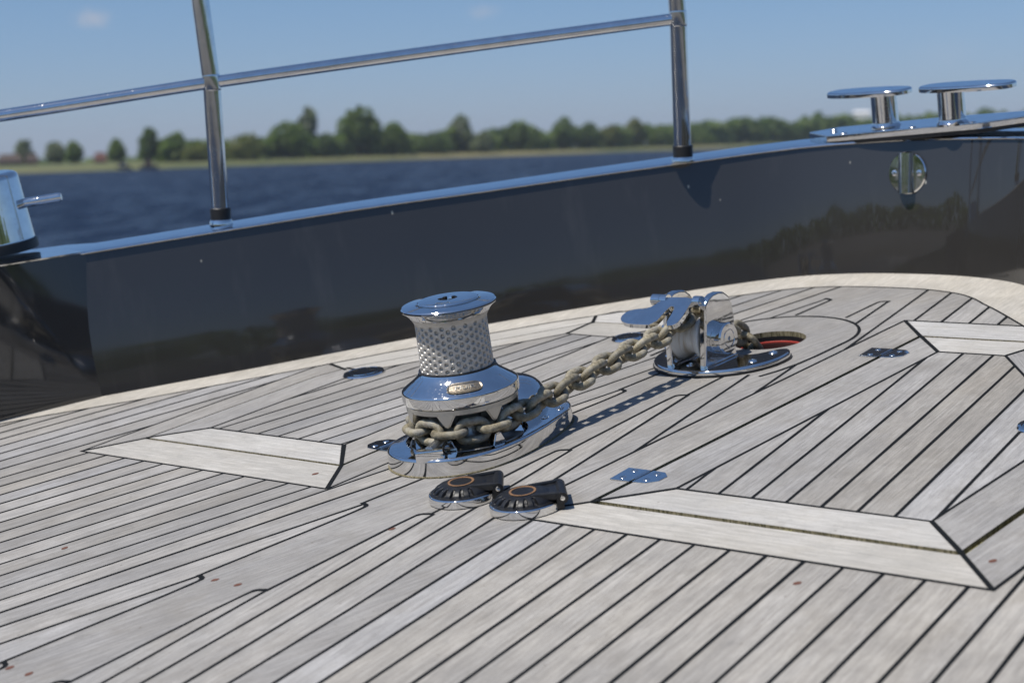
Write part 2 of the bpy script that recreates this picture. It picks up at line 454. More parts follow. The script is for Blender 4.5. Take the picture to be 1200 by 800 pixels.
for j in range(-9, 44):
    f, xe = far_line(j)
    seams += [(s, .0038) for s in ribbon_clip(f, -4.3, min(xe, 1.0), ok_deck)]
    far_lid += [(s, .0038) for s in ribbon_clip(f, -.1, .56, lambda p: inside(p, FAR_IN))]
# king plank edges with their nibs
ks = [k for k in range(-16, 4)]
for sgn in (0, 1):
    for k in ks:
        X0, X1 = kx(k - 1), kx(k)
        e = [(X0, -.1455), (X1 - .060, -.1332), (X1 - .024, -.1318)] + [(X1 - .0110 + .0095 * cos(R(q_)), -.1385 + .0068 * sin(R(q_))) for q_ in (100, 75, 50, 25, 0)] + [(X1 + .0005, -.1425), (X1 + .0015, -.1475)]
        if sgn: e = [mir(p) for p in e]
        if k == 3: e = e[1:]; e[0] = ((.674, -.1335) if not sgn else mir((.674, -.1335)))
        if k == 2: e = [e[0], (.41, -.137) if not sgn else mir((.41, -.137))]
        if len(e) > 1:
            seams.append((e, .0042))
            if k != 2: seams.append((e[-6:], .0056))
def closed(p): return list(p) + [p[0]]
seams.append((PAD, .0048))
seams.append(([p for p in MARGIN], .0032))
seams.append((closed(NEAR_OUT), .0038))
seams.append((FAR_OUT[:4], .0036)); seams.append((FAR_OUT[-4:] + [FAR_OUT[0]], .0036))
for k_ in (0, -1, -2, -3): seams.append(([NEAR_OUT[k_], NEAR_GAP[k_]], .0060))
seams.append(([NEAR_OUT[2], NEAR_GAP[1]], .0060)); near_lid.append(([NEAR_GAP[1], NEAR_IN[1]], .0060))
for a, b2 in ((0, 0), (1, 1), (-1, 5)): seams.append(([FAR_OUT[a], FAR_GAP[b2]], .0060))
seams.append(([FAR_OUT[3], (.577, .268), (.570, .262)], .0060)); seams.append(([FAR_OUT[-4], (.246, .496), (.240, .482)], .0060))
near_lid.append((closed(NEAR_IN), .0038)); far_lid.append((closed(FAR_IN), .0036))
for k_ in (0, -1, -2, -3): near_lid.append(([NEAR_GAP[k_], NEAR_IN[k_]], .0060))
for a, b2 in ((0, 0), (1, 1), (2, 2), (5, 5)): far_lid.append(([FAR_GAP[a], FAR_IN[b2]], .0058))
far_lid.append(([FAR_GAP[3], FAR_IN[3]], .0058))

def planking(bm, boundary, lines, holes, zoff, classify, rng):
    """Cut a sheet into its planks: constrained triangulation along the seams, then one tone and grain direction per plank."""
    V, E = [], []
    def addline(pl, close=False):
        i0 = len(V)
        V.extend(Vector((p[0], p[1])) for p in pl)
        E.extend((i0 + i, i0 + i + 1) for i in range(len(pl) - 1))
        if close: E.append((len(V) - 1, i0))
    addline(boundary, True)
    for h in holes: addline(h, True)
    for pl, _w in lines: addline(pl)
    vs, es, fs, _ov, oe, _of = delaunay_2d_cdt(V, E, [], 1, 1e-5)
    con = {tuple(sorted(e)) for e, o in zip(es, oe) if o}
    bye = {}
    for fi, f in enumerate(fs):
        for i in range(len(f)): bye.setdefault(tuple(sorted((f[i], f[i - 1]))), []).append(fi)
    comp = [-1] * len(fs); groups = []
    for s in range(len(fs)):
        if comp[s] >= 0: continue
        st = [s]; comp[s] = len(groups); g = []
        while st:
            x = st.pop(); g.append(x); f = fs[x]
            for i in range(len(f)):
                e = tuple(sorted((f[i], f[i - 1])))
                if e in con: continue
                for y in bye[e]:
                    if comp[y] < 0: comp[y] = comp[x]; st.append(y)
        groups.append(g)
    uvl = bm.loops.layers.uv.get('grain') or bm.loops.layers.uv.new('grain')
    cl = bm.faces.layers.float_color.get('plank') if hasattr(bm.faces.layers, 'float_color') else None
    cl = bm.loops.layers.float_color.get('plank') or bm.loops.layers.float_color.new('plank')
    bv = [bm.verts.new((v.x, v.y, zoff)) for v in vs]
    for g in groups:
        A = 0; cx = cy = 0
        for fi in g:
            q = [vs[i] for i in fs[fi]]
            for k in range(1, len(q) - 1):
                a = abs((q[k] - q[0]).cross(q[k + 1] - q[0])) / 2
                c = (q[0] + q[k] + q[k + 1]) / 3; A += a; cx += c.x * a; cy += c.y * a
        if A < 1e-12: continue
        cen = (cx / A, cy / A)
        probe = fs[max(g, key=lambda fi: abs((vs[fs[fi][1]] - vs[fs[fi][0]]).cross(vs[fs[fi][2]] - vs[fs[fi][0]])))]
        pc = sum((vs[i] for i in probe), Vector((0, 0))) / len(probe)
        if any(inside(pc, h) for h in holes) or not inside(pc, boundary): continue
        ang, mi = classify(pc if A > 0.05 else Vector(cen), A)
        r1, r2, ou, ov = rng.random(), rng.random(), rng.random() * 40, rng.random() * 40
        if mi == 0 and A > .016 and abs(sin(ang)) < .01: r1 = .30 + .25 * r1; r2 = .3 + .4 * r2
        ca, sa = cos(ang), sin(ang)
        for fi in g:
            f = fs[fi]
            try: fc = bm.faces.new([bv[i] for i in f])
            except ValueError: continue
            if fc.normal.z < 0: fc.normal_flip()
            fc.material_index = mi
            for lp in fc.loops:
                x, y = lp.vert.co.x, lp.vert.co.y
                lp[uvl].uv = (x * ca + y * sa + ou, -x * sa + y * ca + ov)
                lp[cl] = (r1, r2, 0, 1)
    bmesh.ops.delete(bm, geom=[v for v in bv if not v.link_faces], context='VERTS')
def ribbons(bm, lines, zoff, mi):
    for n, (pl, wd) in enumerate(lines):
        z = zoff + 0.00035 + 0.000011 * (n % 29)
        pts = [Vector(p) for p in pl]
        pts = [p for i, p in enumerate(pts) if i == 0 or (p - pts[i - 1]).length > 1e-5]
        if len(pts) < 2: continue
        vl = []
        for i, p in enumerate(pts):
            a = pts[max(i - 1, 0)]; c = pts[min(i + 1, len(pts) - 1)]
            if i == 0 and (pts[0] - pts[-1]).length < 1e-5: a = pts[-2]
            if i == len(pts) - 1 and (pts[0] - pts[-1]).length < 1e-5: c = pts[1]
            d1 = (p - a).normalized() if (p - a).length > 1e-7 else (c - p).normalized()
            d2 = (c - p).normalized() if (c - p).length > 1e-7 else d1
            t = (d1 + d2); t = t.normalized() if t.length > 1e-4 else d1
            nn = Vector((-t.y, t.x)); kf = 1 / max(0.4, nn.dot(Vector((-d1.y, d1.x))))
            hw = wd / 2 * kf * (1 + 0.24 * mnoise.noise(Vector((p.x * 40, p.y * 40, n))))
            vl.append((bm.verts.new((p.x + nn.x * hw, p.y + nn.y * hw, z)), bm.verts.new((p.x - nn.x * hw, p.y - nn.y * hw, z))))
        for a, c in zip(vl, vl[1:]):
            try:
                fc = bm.faces.new((a[0], a[1], c[1], c[0])); fc.material_index = mi
                fc.normal_update()
                if fc.normal.z < 0: fc.normal_flip()
            except ValueError: pass
def foot_dir(p):
    i = min(range(len(FOOT)), key=lambda k: (FOOT[k][0] - p[0]) ** 2 + (FOOT[k][1] - p[1]) ** 2)
    return math.atan2(FN[i].y, FN[i].x) - PI / 2
def frame_side(p, poly):
    best = None
    for i in range(len(poly)):
        a, b2 = Vector(poly[i - 1]), Vector(poly[i]); t = (b2 - a).normalized()
        d = abs((Vector(p) - a).cross(t)); u = (Vector(p) - a).dot(t)
        if -.08 < u < (b2 - a).length + .08 and (best is None or d < best[0]): best = (d, math.atan2(t.y, t.x))
    return best[1]
def cls_deck(p, A):
    if not inside(p, MARGIN): return foot_dir(p), 1
    if inside(p, NEAR_OUT): a = frame_side(p, NEAR_GAP); return a, 1 if abs(cos(a)) < .5 else 0
    if inside(p, FAR_OUT):
        a = frame_side(p, FAR_GAP); return a, 1 if (abs(cos(a)) < .97 and p[1] > .06) else 0
    if inside(p, PADPOLY) or (-.131 < p[1] < -.049): return 0.0, 0
    return (R(8.8), 0) if p[1] < CL else (R(-11.4), 0)
def cls_near(p, A):
    if inside(p, NEAR_IN): return R(8.8), 0
    a = frame_side(p, NEAR_GAP); return a, 1 if abs(cos(a)) < .5 else 0
def cls_far(p, A):
    if inside(p, FAR_IN): return R(-11.4), 0
    a = frame_side(p, FAR_GAP); return a, 1 if abs(cos(a)) < .97 else 0
def walls(bm, loop, z0, z1, mi, flip=False):
    n = len(loop); a = [bm.verts.new((p[0], p[1], z0)) for p in loop]; c = [bm.verts.new((p[0], p[1], z1)) for p in loop]
    for i in range(n):
        j = (i + 1) % n; f = (a[i], a[j], c[j], c[i])
        bm.faces.new(f[::-1] if flip else f).material_index = mi
    return a, c
def inset_poly(poly, d):
    n = len(poly); out = []
    for i in range(n):
        p0, p1, p2 = Vector(poly[i - 1]), Vector(poly[i]), Vector(poly[(i + 1) % n])
        e1 = (p1 - p0).normalized(); e2 = (p2 - p1).normalized()
        k = Vector((-e1.y - e2.y, e1.x + e2.x)); k = k * (2 / max(.5, k.length_squared))
        out.append(tuple(p1 + k * d))
    return out

FAR_HOLE, NEAR_HOLE = inset_poly(FAR_GAP, -.0024), inset_poly(NEAR_GAP, -.0042)
rng = random.Random(3)
bm = B()
DECKB = [off(i, .03) for i in range(len(FOOT))]
planking(bm, DECKB, seams, [NEAR_HOLE, FAR_HOLE, HAWSE], 0.0, cls_deck, rng)
ribbons(bm, seams, 0.0, 2)
for hole in (NEAR_HOLE, FAR_HOLE):
    a, c = walls(bm, hole, 0.0, -.016, 4)
    fl = inset_poly(hole, .02)
    q = [bm.verts.new((p[0], p[1], -.016)) for p in fl]
    for i in range(len(q)):
        j = (i + 1) % len(q); bm.faces.new((c[i], c[j], q[j], q[i])).material_index = 3
walls(bm, HAWSE, 0.0, -.0075, 4)
for x, y in [(-.4685, -.064), (-.4685, -.101), (-.7155, -.088), (-.7150, -.055), (-.470, .205), (-.278, -.137), (-.099, -.672), (-.248, -.641), (-.134, -.779), (-.161, .115)]:
    ph = rng.random() * PI
    add(bm, [(x + .0043 * cos(a) * (1 + .2 * sin(2 * a + ph)), y + .0036 * sin(a), .0003) for a in [2 * PI * k / 14 for k in range(14)]], [tuple(range(14))], 5)
deck = obj('deck', bm, [TEAK, BLEACH, CAULK, MOSS, MOSSEDGE, PLUG], smooth=0)
tag(deck, kind='structure')

def moss_strip(a, b2, wdt, dens, seed):
    rg2 = random.Random(seed); bm = B(); a, b2 = Vector(a), Vector(b2); ln = (b2 - a).length; d = (b2 - a) / ln; nn = Vector((-d.y, d.x)); n_ = int(ln / .0015)
    rows = []
    for i in range(n_ + 1):
        u = i / n_; p = a + d * ln * u; lv = mnoise.noise(Vector((u * ln * 22, seed, 0))); row = []
        top = -.0040 + .0052 * max(-.4, lv) * dens + .0012 * mnoise.noise(Vector((u * ln * 380, seed, 5)))
        for k in range(5):
            v_ = k / 4 - .5; q = p + nn * wdt * v_
            row.append(bm.verts.new((q.x, q.y, top - .0040 * (2 * v_) ** 2 + .0010 * mnoise.noise(Vector((q.x * 900, q.y * 900, seed))))))
        rows.append(row)
    for r0, r1 in zip(rows, rows[1:]):
        for k in range(4):
            f = bm.faces.new((r0[k], r1[k], r1[k + 1], r0[k + 1])); f.normal_update()
            if f.normal.z < 0: f.normal_flip()
    return bm
m, t, b = mat('green_moss'); GMOSS = m
g = noise(t, objco(t), 420, 4, 0.7)
L(t, mixc(t, ramp(t, g, [(0.36, 0.0), (0.62, 1.0)]), (0.060, 0.054, 0.016), (0.34, 0.31, 0.085)), b.inputs['Base Color']); b.inputs['Roughness'].default_value = 0.95
bump(t, b, g, 0.9, 0.003)
o_ = obj('moss', moss_strip((-.1272, -.302), (-.1272, -.742), .0078, 1.0, 4), GMOSS, base=(-.1272, -.52, 0)); tag(o_, 'green moss grown in the open gap along the near hatch edge', 'moss', None, 'stuff')
o_ = obj('moss', moss_strip((-.122, -.7442), (.146, -.7442), .0075, .55, 5), GMOSS, base=(.2, -.7442, 0)); tag(o_, 'dull moss in the gap down the outboard side of the near hatch', 'moss', None, 'stuff')
o_ = obj('moss', moss_strip((-.1242, .112), (-.1242, .500), .0045, .8, 6), GMOSS, base=(-.1242, .3, 0)); tag(o_, 'olive moss in the narrow gap along the far hatch edge', 'moss', None, 'stuff')
def hinge(parent, x, y, sgn):
    """Flush stainless hinge across the gap; sgn is the side (in y) of its square leaf."""
    bm = B(); t = .0016
    sq = [(x - .0205, y + sgn * .002), (x - .0205, y + sgn * .030), (x + .0205, y + sgn * .034), (x + .0205, y + sgn * .002)]
    rd = [(x - .0205, y - sgn * .002), (x + .0205, y - sgn * .002), (x + .019, y - sgn * .020), (x + .008, y - sgn * .031), (x - .008, y - sgn * .031), (x - .019, y - sgn * .020)]
    prism(bm, sq, .0004, t, bev=.0006); prism(bm, rd, .0004, t, bev=.0006)
    tube(bm, [(x - .0145, y, .0012), (x + .0145, y, .0012)], .0021, 12)
    h = obj('hinge', bm, CHROME, parent)
    for dx, dy in ((-.012, .017), (.012, .019), (-.010, -.015), (.010, -.015)):
        bm = B(); lathe(bm, [(.0042, t), (.0036, t + .0006), (0, t + .0012)], 16, Matrix.Translation((x + dx, y + sgn * dy, 0)))
        obj('screw', bm, SCREW, h)
    return h
def make_hatch(name, label, gap, inn, lines, cls, base, seed):
    t = thing(name, label, 'deck hatch', base, 0, None)
    lid = inset_poly(gap, .0036 if gap is NEAR_GAP else .0022)
    bm = B(); planking(bm, lid, [l for l in lines], [], 0.0004, cls, random.Random(seed))
    ribbons(bm, lines, .0004, 2)
    walls(bm, lid, 0.0004, -.013, 3, True)
    obj('lid', bm, [TEAK, BLEACH, CAULK, MOSSEDGE], t, smooth=0)
    return t
hn = make_hatch('deck_hatch', 'teak deck hatch nearest the camera with pale mitred end boards and mossy gap', NEAR_GAP, NEAR_IN, near_lid, cls_near, (.23, -.52, 0), 11)
hinge(hn, -.038, -.299, 1); hinge(hn, .504, -.299, 1)
hf = make_hatch('deck_hatch', 'teak deck hatch beside the far bulwark, partly behind the windlass', FAR_GAP, FAR_IN, far_lid, cls_far, (.23, .30, 0), 12)
hinge(hf, -.040, .107, -1); hinge(hf, .490, .107, -1)

# ================================================================= bulwark
bw = thing('bulwark', 'glossy dark grey bulwark curving round the bow behind the deck', 'bulwark', (.6, .4, 0))
n = len(RAIL); FL = .045; CAPW = .070
def top_in(i): return Vector((*off(i, FL), RAIL[i].z))
bm = B(); rows = []
for i in range(n):
    col = []
    for k in range(7):
        u = k / 6; p = off(i, FL * (u - .10 * sin(PI * u)) - (.012 if k == 0 else 0) * 0)
        col.append(bm.verts.new((p[0], p[1], -.012 + (RAIL[i].z + .012) * u)))
    rows.append(col)
for a, c in zip(rows, rows[1:]):
    for k in range(6): bm.faces.new((a[k], a[k + 1], c[k + 1], c[k]))
obj('inner_panel', bm, PAINT, bw, smooth=60)
bm = B(); rows = []
for i in range(n):
    z = RAIL[i].z
    prof = [(FL - .003, z - .001), (FL - .0045, z + .0008), (FL - .0035, z + .0026), (FL + .001, z + .0034), (FL + CAPW - .002, z + .0042), (FL + CAPW + .006, z + .002), (FL + CAPW + .006, z - .006), (FL + CAPW - .010, z - .010)]
    rows.append([bm.verts.new((*off(i, d), zz)) for d, zz in prof])
for a, c in zip(rows, rows[1:]):
    for k in range(len(a) - 1): bm.faces.new((a[k], a[k + 1], c[k + 1], c[k]))
obj('cap_rail', bm, CHROME, bw, smooth=35)
bm = B(); rows = []
for i in range(n):
    z = RAIL[i].z
    pts = [Vector((*off(i, FL + CAPW - .004), z - .004)), Vector((*off(i, FL + CAPW - .06), z - .5)), Vector((*off(i, FL + CAPW - .30), z - 1.9)), Vector((*off(i, FL + CAPW - .34), z - 2.6))]
    rows.append([bm.verts.new(p) for p in pts])
for a, c in zip(rows, rows[1:]):
    for k in range(3): bm.faces.new((a[k], c[k], c[k + 1], a[k + 1])[::-1])
obj('hull_side', bm, PAINT, bw, smooth=60)
# thickened mooring corner on the port side that carries the bollard
bm = B()
pf = [(.013, .795, -.01), (-.136, .849, -.01), (-.46, .955, -.01), (-.60, 1.12, -.01)]
pt = [(.060, .822, .2180), (-.104, .845, .2300), (-.46, .952, .2330), (-.60, 1.14, .2330)]
D = (-.080, .842, .2275)
v = [bm.verts.new(p) for p in pf + pt]; vd = bm.verts.new(D)
bm.faces.new((v[0], v[4], vd)); bm.faces.new((v[0], vd, v[5], v[1])); bm.faces.new((v[1], v[5], v[6], v[2])); bm.faces.new((v[2], v[6], v[7], v[3]))
bmesh.ops.recalc_face_normals(bm, faces=bm.faces)
for f in bm.faces:
    if f.normal.y > 0: f.normal_flip()
obj('corner_panel', bm, PAINT, bw, smooth=12)
bm = B()
tp = [(.060, .822, .2185), D, (-.104, .845, .2305), (-.46, .952, .2335), (-.60, 1.14, .2335), (-.60, 1.20, .2335), (-.30, 1.12, .2290), (-.05, 1.03, .2245), (.09, .93, .2190), (.15, .80, .2165)]
for k in (0, 1):
    pass
vv = [bm.verts.new((p[0], p[1], p[2] + .002)) for p in tp]; lo = [bm.verts.new((p[0], p[1], p[2] - .003)) for p in tp]
bm.faces.new(vv[::-1])
for i in range(len(tp) - 1): bm.faces.new((vv[i], vv[i + 1], lo[i + 1], lo[i]))
bmesh.ops.recalc_face_normals(bm, faces=bm.faces)
obj('corner_cap', bm, CHROME, bw, smooth=20)

# ================================================================= guard rail
gr = thing('guard_rail', 'polished stainless guard rail of tube standing on the bulwark', 'guard rail', (.2587, .7443, .22))
def post(b0, j, t):
    b0, j, t = Vector(b0), Vector(j), Vector(t)
    bm = B(); tube(bm, [b0 + (j - b0).normalized() * .006, j, t], .0140, 28)
    lathe(bm, [(.0141, -.0125), (.0146, -.010), (.0146, .010), (.0141, .0125)], 28, Matrix.Translation(j) @ Vector((0, 0, 1)).rotation_difference((t - b0).normalized()).to_matrix().to_4x4())
    p = obj('stanchion', bm, TUBE, gr)
    q = Vector((0, 0, 1)).rotation_difference((j - b0).normalized()).to_matrix().to_4x4()
    bm = B(); lathe(bm, [(0, .004), (.0162, .004), (.0165, .022), (.0150, .0235), (.0140, .0235)], 28, Matrix.Translation(b0) @ q)
    obj('collar', bm, SEAL, p)
    bm = B(); lathe(bm, [(0, -.004), (.0185, -.004), (.0185, .001), (.0165, .0045), (0, .0045)], 28, Matrix.Translation(b0) @ q)
    obj('base_socket', bm, CHROME, p)
P1 = ((.2587, .7443, .2235), (.2835, .7402, .4432), (.2975, .7462, .690)); P2 = ((.8300, .2470, .2125), (.8489, .2398, .4394), (.8640, .2395, .690))
P0 = ((-.235, 1.110, .232), (-.190, 1.080, .455), (-.165, 1.080, .69))
P0 = ((-.2045 - .03, 1.150, .235), (-.2045, 1.160, .4380), (-.185, 1.165, .69))
for p in (P1, P2, P0): post(*p)
bm = B(); j1, j2 = Vector(P1[1]), Vector(P2[1]); rl = Vector((.0764, 1.0259 - .04, .4337)); j0 = Vector(P0[1])
pts = spline([j0, Vector((.050, .955, .4385)), j1, (j1 * .5 + j2 * .5) + Vector((.012, .016, 0)), j2], 8)
tube(bm, pts, .0096, 24); obj('mid_rail', bm, TUBE, gr)
bm = B(); tube(bm, spline([Vector(P0[2]), Vector(P1[2]), Vector(P1[2]) * .5 + Vector(P2[2]) * .5 + Vector((.012, .016, 0)), Vector(P2[2]), Vector((.985, .06, .69))], 8), .0140, 24); obj('top_rail', bm, TUBE, gr)

# ================================================================= bollard at the left
BT = .0525
bl = thing('bollard', 'chrome tapered bollard with a horn pin, on the bulwark corner at left edge', 'bollard', (0.0, .985, .226))
zb = .2290
mx = Matrix.Translation((.0, .985, zb))
bm = B(); lathe(bm, [(.061, .016), (.0606, .018), (.0525, .1130), (.0515, .1180), (.0480, .1215), (.041, .1235), (.020, .1220), (0, .1215)], 64, mx); obj('barrel', bm, CHROME, bl)
bm = B(); lathe(bm, [(0, 0), (.0640, 0), (.0640, .013), (.0620, .016), (0, .016)], 64, mx); obj('base_collar', bm, SEAL, bl)
d = Vector((.70, -.71, 0)).normalized(); q0 = Vector((.0, .985, zb + .070)) + d * .046; q1 = q0 + d * .068 + Vector((0, 0, .002))
bm = B(); tube(bm, [q0, q0 + (q1 - q0) * .06, q1 - (q1 - q0) * .05, q1], [.0085, .0075, .0072, .0055], 24); obj('horn_pin', bm, CHROME, bl)
q2 = Vector((.0, .985, zb + .070)) - d * .046; q3 = q2 - d * .068
bm = B(); tube(bm, [q2, q2 + (q3 - q2) * .06, q3 - (q3 - q2) * .05, q3], [.0085, .0075, .0072, .0055], 24); obj('horn_pin', bm, CHROME, bl)

# ================================================================= twin mooring bitts on the bow
bt = thing('mooring_bitts', 'pair of chrome T-headed mooring bitts on a plate at the bow', 'mooring bitts', (1.02, -.08, .215))
def pz(x, y): return .2100 + .0500 * (.06 - y) + .012 * max(0, (x - .98))
poly = [(.984, .068), (.986, -.208), (1.030, -.300), (1.066, -.306), (1.086, -.100), (1.078, .100), (1.045, .140)]
bm = B(); prism(bm, poly, lambda x, y: pz(x, y) + .0005, lambda x, y: pz(x, y) + .0110, bev=.0018)
obj('base_plate', bm, CHROME, bt, smooth=30)
bm = B(); prism(bm, [(p[0] * .98 + .021, p[1] * .97) for p in poly], lambda x, y: pz(x, y) - .006, lambda x, y: pz(x, y) + .0006); obj('sealant_bed', bm, SEAL, bt)
for (x, y) in ((.992, .040), (1.020, .075), (.995, -.085), (.992, -.190), (1.03, -.265), (1.052, .095)):
    bm = B(); lathe(bm, [(.0065, .0110), (.0055, .0123), (0, .0133)], 16, Matrix.Translation((x, y, pz(x, y)))); obj('screw', bm, SCREW, bt)
for (x, y, ya, yb) in ((1.035, -.014, .100, -.048), (1.002, -.152, .050, -.108)):
    z0 = pz(x, y) + .0110; q = Matrix.Translation((x, y, z0))
    bm = B(); lathe(bm, [(0, -.002), (.0255, -.002), (.0255, .001), (.0225, .0040), (.0212, .008), (.0207, .0500), (.0207, .0555), (0, .0555)], 40, q); p = obj('post', bm, CHROME, bt)
    hl = (ya - yb) / 2; cy = (ya + yb) / 2; out = []
    for k in range(56):
        a = 2 * PI * k / 56; ca, sa = cos(a), sin(a)
        out.append((.034 * math.copysign(abs(ca) ** .75, ca), cy + hl * math.copysign(abs(sa) ** .8, sa)))
    bm = B(); prism(bm, out, lambda X, Y: .0520, lambda X, Y: .0608, q, bev=.0035, seg=4); obj('horn_plate', bm, CHROME, bt, smooth=50)

# ================================================================= round plate with a half round bar on the bow bulwark
fx = Vector((.9835, -.076, .1575)); fn = Vector((-1, .0, .17)).normalized()
rot = fn.to_track_quat('Z', 'Y').to_matrix().to_4x4()
# local frame: z out of the wall, y up
up = Vector((0, 0, 1)); upv = (up - fn * up.dot(fn)).normalized(); side = upv.cross(fn)
fm = Matrix.Identity(4)
for i in range(3): fm[i][0] = side[i]; fm[i][1] = upv[i]; fm[i][2] = fn[i]; fm[i][3] = fx[i]
rp = thing('bar_fitting', 'round chrome plate with an upright half-round bar on the dark bow bulwark', 'wall fitting', tuple(fx))
bm = B(); lathe(bm, [(0, -.012), (.0335, -.012), (.0335, .0012), (.0318, .0030), (0, .0032)], 56, fm); obj('flange', bm, CHROME, rp)
bm = B(); ps = []
for k in range(13):
    a = PI * k / 12; ps.append((.0135 * cos(a), .0030 + .0140 * sin(a)))
v0 = [bm.verts.new(fm @ Vector((x, -.0318, z))) for x, z in ps]; v1 = [bm.verts.new(fm @ Vector((x, .0318, z))) for x, z in ps]
for k in range(12): bm.faces.new((v0[k], v0[k + 1], v1[k + 1], v1[k]))
bm.faces.new(v0[::-1]); bm.faces.new(v1); obj('half_round_bar', bm, CHROME, rp)
for sx in (-1, 1):
    bm = B(); lathe(bm, [(.0050, .0030), (.0045, .0042), (.0022, .0046), (.0020, .0030), (0, .0030)], 18, fm @ Matrix.Translation((sx * .0222, 0, 0))); obj('screw', bm, SCREW, rp)
# ================================================================= windlass
WX, WY = -.0250, -.0205
wl = thing('anchor_windlass', 'chrome vertical anchor windlass with dimpled drum, chain round its base', 'windlass', (WX, WY, 0))
W = Matrix.Translation((WX, WY, 0))
half = [(-.132, -.020), (-.1295, -.040), (-.121, -.062), (-.106, -.081), (-.075, -.1000), (-.040, -.1055), (-.005, -.1045), (.033, -.0985), (.088, -.084), (.118, -.071), (.137, -.052), (.145, -.020)]
base = chaikin(half + [(x, -.040 - y) for x, y in half[-2:0:-1]], 2)
bm = B()
# ring-shaped bed: outer skirt, rounded rim, a shallow well under the gypsy
def basetop(x, y): return .0235 + .010 * max(0, min(1, (x - .03) / .08)) * 0
prism(bm, base, .0005, .0225, bev=.0036, seg=5)
top = max((f for f in bm.faces if len(f.verts) > 20), key=lambda f: f.calc_center_median().z)
oe = list(top.edges); bmesh.ops.delete(bm, geom=[top], context='FACES_ONLY')
cv = [bm.verts.new((WX + .0762 * cos(2 * PI * k / 72), WY + .0762 * sin(2 * PI * k / 72), .0225)) for k in range(72)]
ce = [bm.edges.new((cv[k], cv[(k + 1) % 72])) for k in range(72)]
bmesh.ops.triangle_fill(bm, edges=oe + ce, use_beauty=True, normal=(0, 0, 1))
lw = [bm.verts.new((v.co.x, v.co.y, .0112)) for v in cv]
for k in range(72): bm.faces.new((cv[k], lw[k], lw[(k + 1) % 72], cv[(k + 1) % 72])[::-1])
bm.faces.new(lw)
for f in list(bm.faces):
    f.normal_update()
    c_ = f.calc_center_median()
    if math.hypot(c_.x - WX, c_.y - WY) < .0750 and abs(c_.z - .0225) < 1e-4: bm.faces.remove(f)
obj('base', bm, CHROME, wl, smooth=60)
bm = B(); prism(bm, [(x * 1.012 + .0002, (y + .02) * 1.012 - .02) for x, y in base], .0003, .0016); obj('sealant_ring', bm, MOSSEDGE, wl)
bm = B(); lathe(bm, [(0, .0122), (.0745, .0122)], 72, W); obj('well_floor', bm, SLOT, wl)
# hood over the chain pipe, ahead of the gypsy
bm = B(); hs = 40; rings = []
for k in range(12):
    u = k / 11 * PI / 2
    rr, zz = cos(u) ** .55, sin(u) ** .9
    rings.append([bm.verts.new((.092 + (.058 + .004 * cos(a)) * rr * cos(a), .026 + .062 * rr * sin(a), .0215 + .0375 * zz)) for a in [2 * PI * q / hs for q in range(hs)]])
for a, c in zip(rings, rings[1:]):
    for q in range(hs): bm.faces.new((a[q], a[(q + 1) % hs], c[(q + 1) % hs], c[q]))
bmesh.ops.remove_doubles(bm, verts=bm.verts, dist=1e-5)
obj('chain_hood', bm, CHROME, wl, smooth=70)
for (x, y) in ((.128, -.045), (.060, -.074), (.100, -.066)):
    bm = B(); lathe(bm, [(.0055, .0225), (.0048, .0235), (.0024, .0240), (.002, .0228), (0, .0228)], 18, Matrix.Translation((x, y, 0))); obj('screw', bm, SCREW, wl)
# chain stripper
cxy = Vector((-.117, -.046)); ang = R(-50)
bm = B(); box(bm, (0, 0, .027), (.033, .017, .0135), Matrix.Translation((*cxy, 0)) @ Matrix.Rotation(ang, 4, 'Z'), bev=.003); s = obj('chain_stripper', bm, CHROME, wl)
bm = B(); tube(bm, [(cxy.x, cxy.y, .030), (WX - .045, WY - .016, .040)], [.007, .004], 12); obj('finger', bm, GREYCAST, s)
# gypsy: two flanges with teeth and a core
bm = B(); lathe(bm, [(0, .0140), (.0705, .0140), (.0715, .0152), (.0715, .0195), (.0700, .0212), (.0600, .0225), (.0490, .0280), (.0440, .036), (.0430, .0445), (.0440, .050), (.0480, .0560), (.0570, .0605), (.0655, .0635), (.0692, .0655), (.0692, .0715), (0, .0715)], 84, W)
gy = obj('gypsy', bm, GREYCAST, wl, smooth=35)
TOOTH0 = -154.0; STEP = 360 / 7
for k in range(7):
    a = R(TOOTH0 + STEP * k)
    q = W @ Matrix.Rotation(a, 4, 'Z')
    bm = B()
    add(bm, [q @ Vector(p) for p in [(.0706, -.0105, .0195), (.0706, .0105, .0195), (.0696, .0034, .0345), (.0696, -.0034, .0345), (.0480, -.0115, .0195), (.0480, .0115, .0195), (.0480, .0055, .0380), (.0480, -.0055, .0380)]],
        [(0, 1, 2, 3), (1, 5, 6, 2), (4, 0, 3, 7), (3, 2, 6, 7), (5, 4, 7, 6)])
    bmesh.ops.bevel(bm, geom=list(bm.edges), offset=.0012, segments=2, affect='EDGES', clamp_overlap=True)
    obj('lower_tooth', bm, CHROME, gy)
    bm = B()
    add(bm, [q @ Vector(p) for p in [(.0690, -.0125, .0665), (.0690, .0125, .0665), (.0680, .0022, .0500), (.0680, -.0022, .0500), (.0480, -.0140, .0665), (.0480, .0140, .0665), (.0490, .0045, .0490), (.0490, -.0045, .0490)]],
        [(3, 2, 1, 0), (2, 6, 5, 1), (7, 3, 0, 4), (7, 6, 2, 3), (6, 7, 4, 5)])
    bmesh.ops.recalc_face_normals(bm, faces=bm.faces)
    bmesh.ops.bevel(bm, geom=list(bm.edges), offset=.0012, segments=2, affect='EDGES', clamp_overlap=True)
    obj('upper_tooth', bm, GREYCAST, gy)
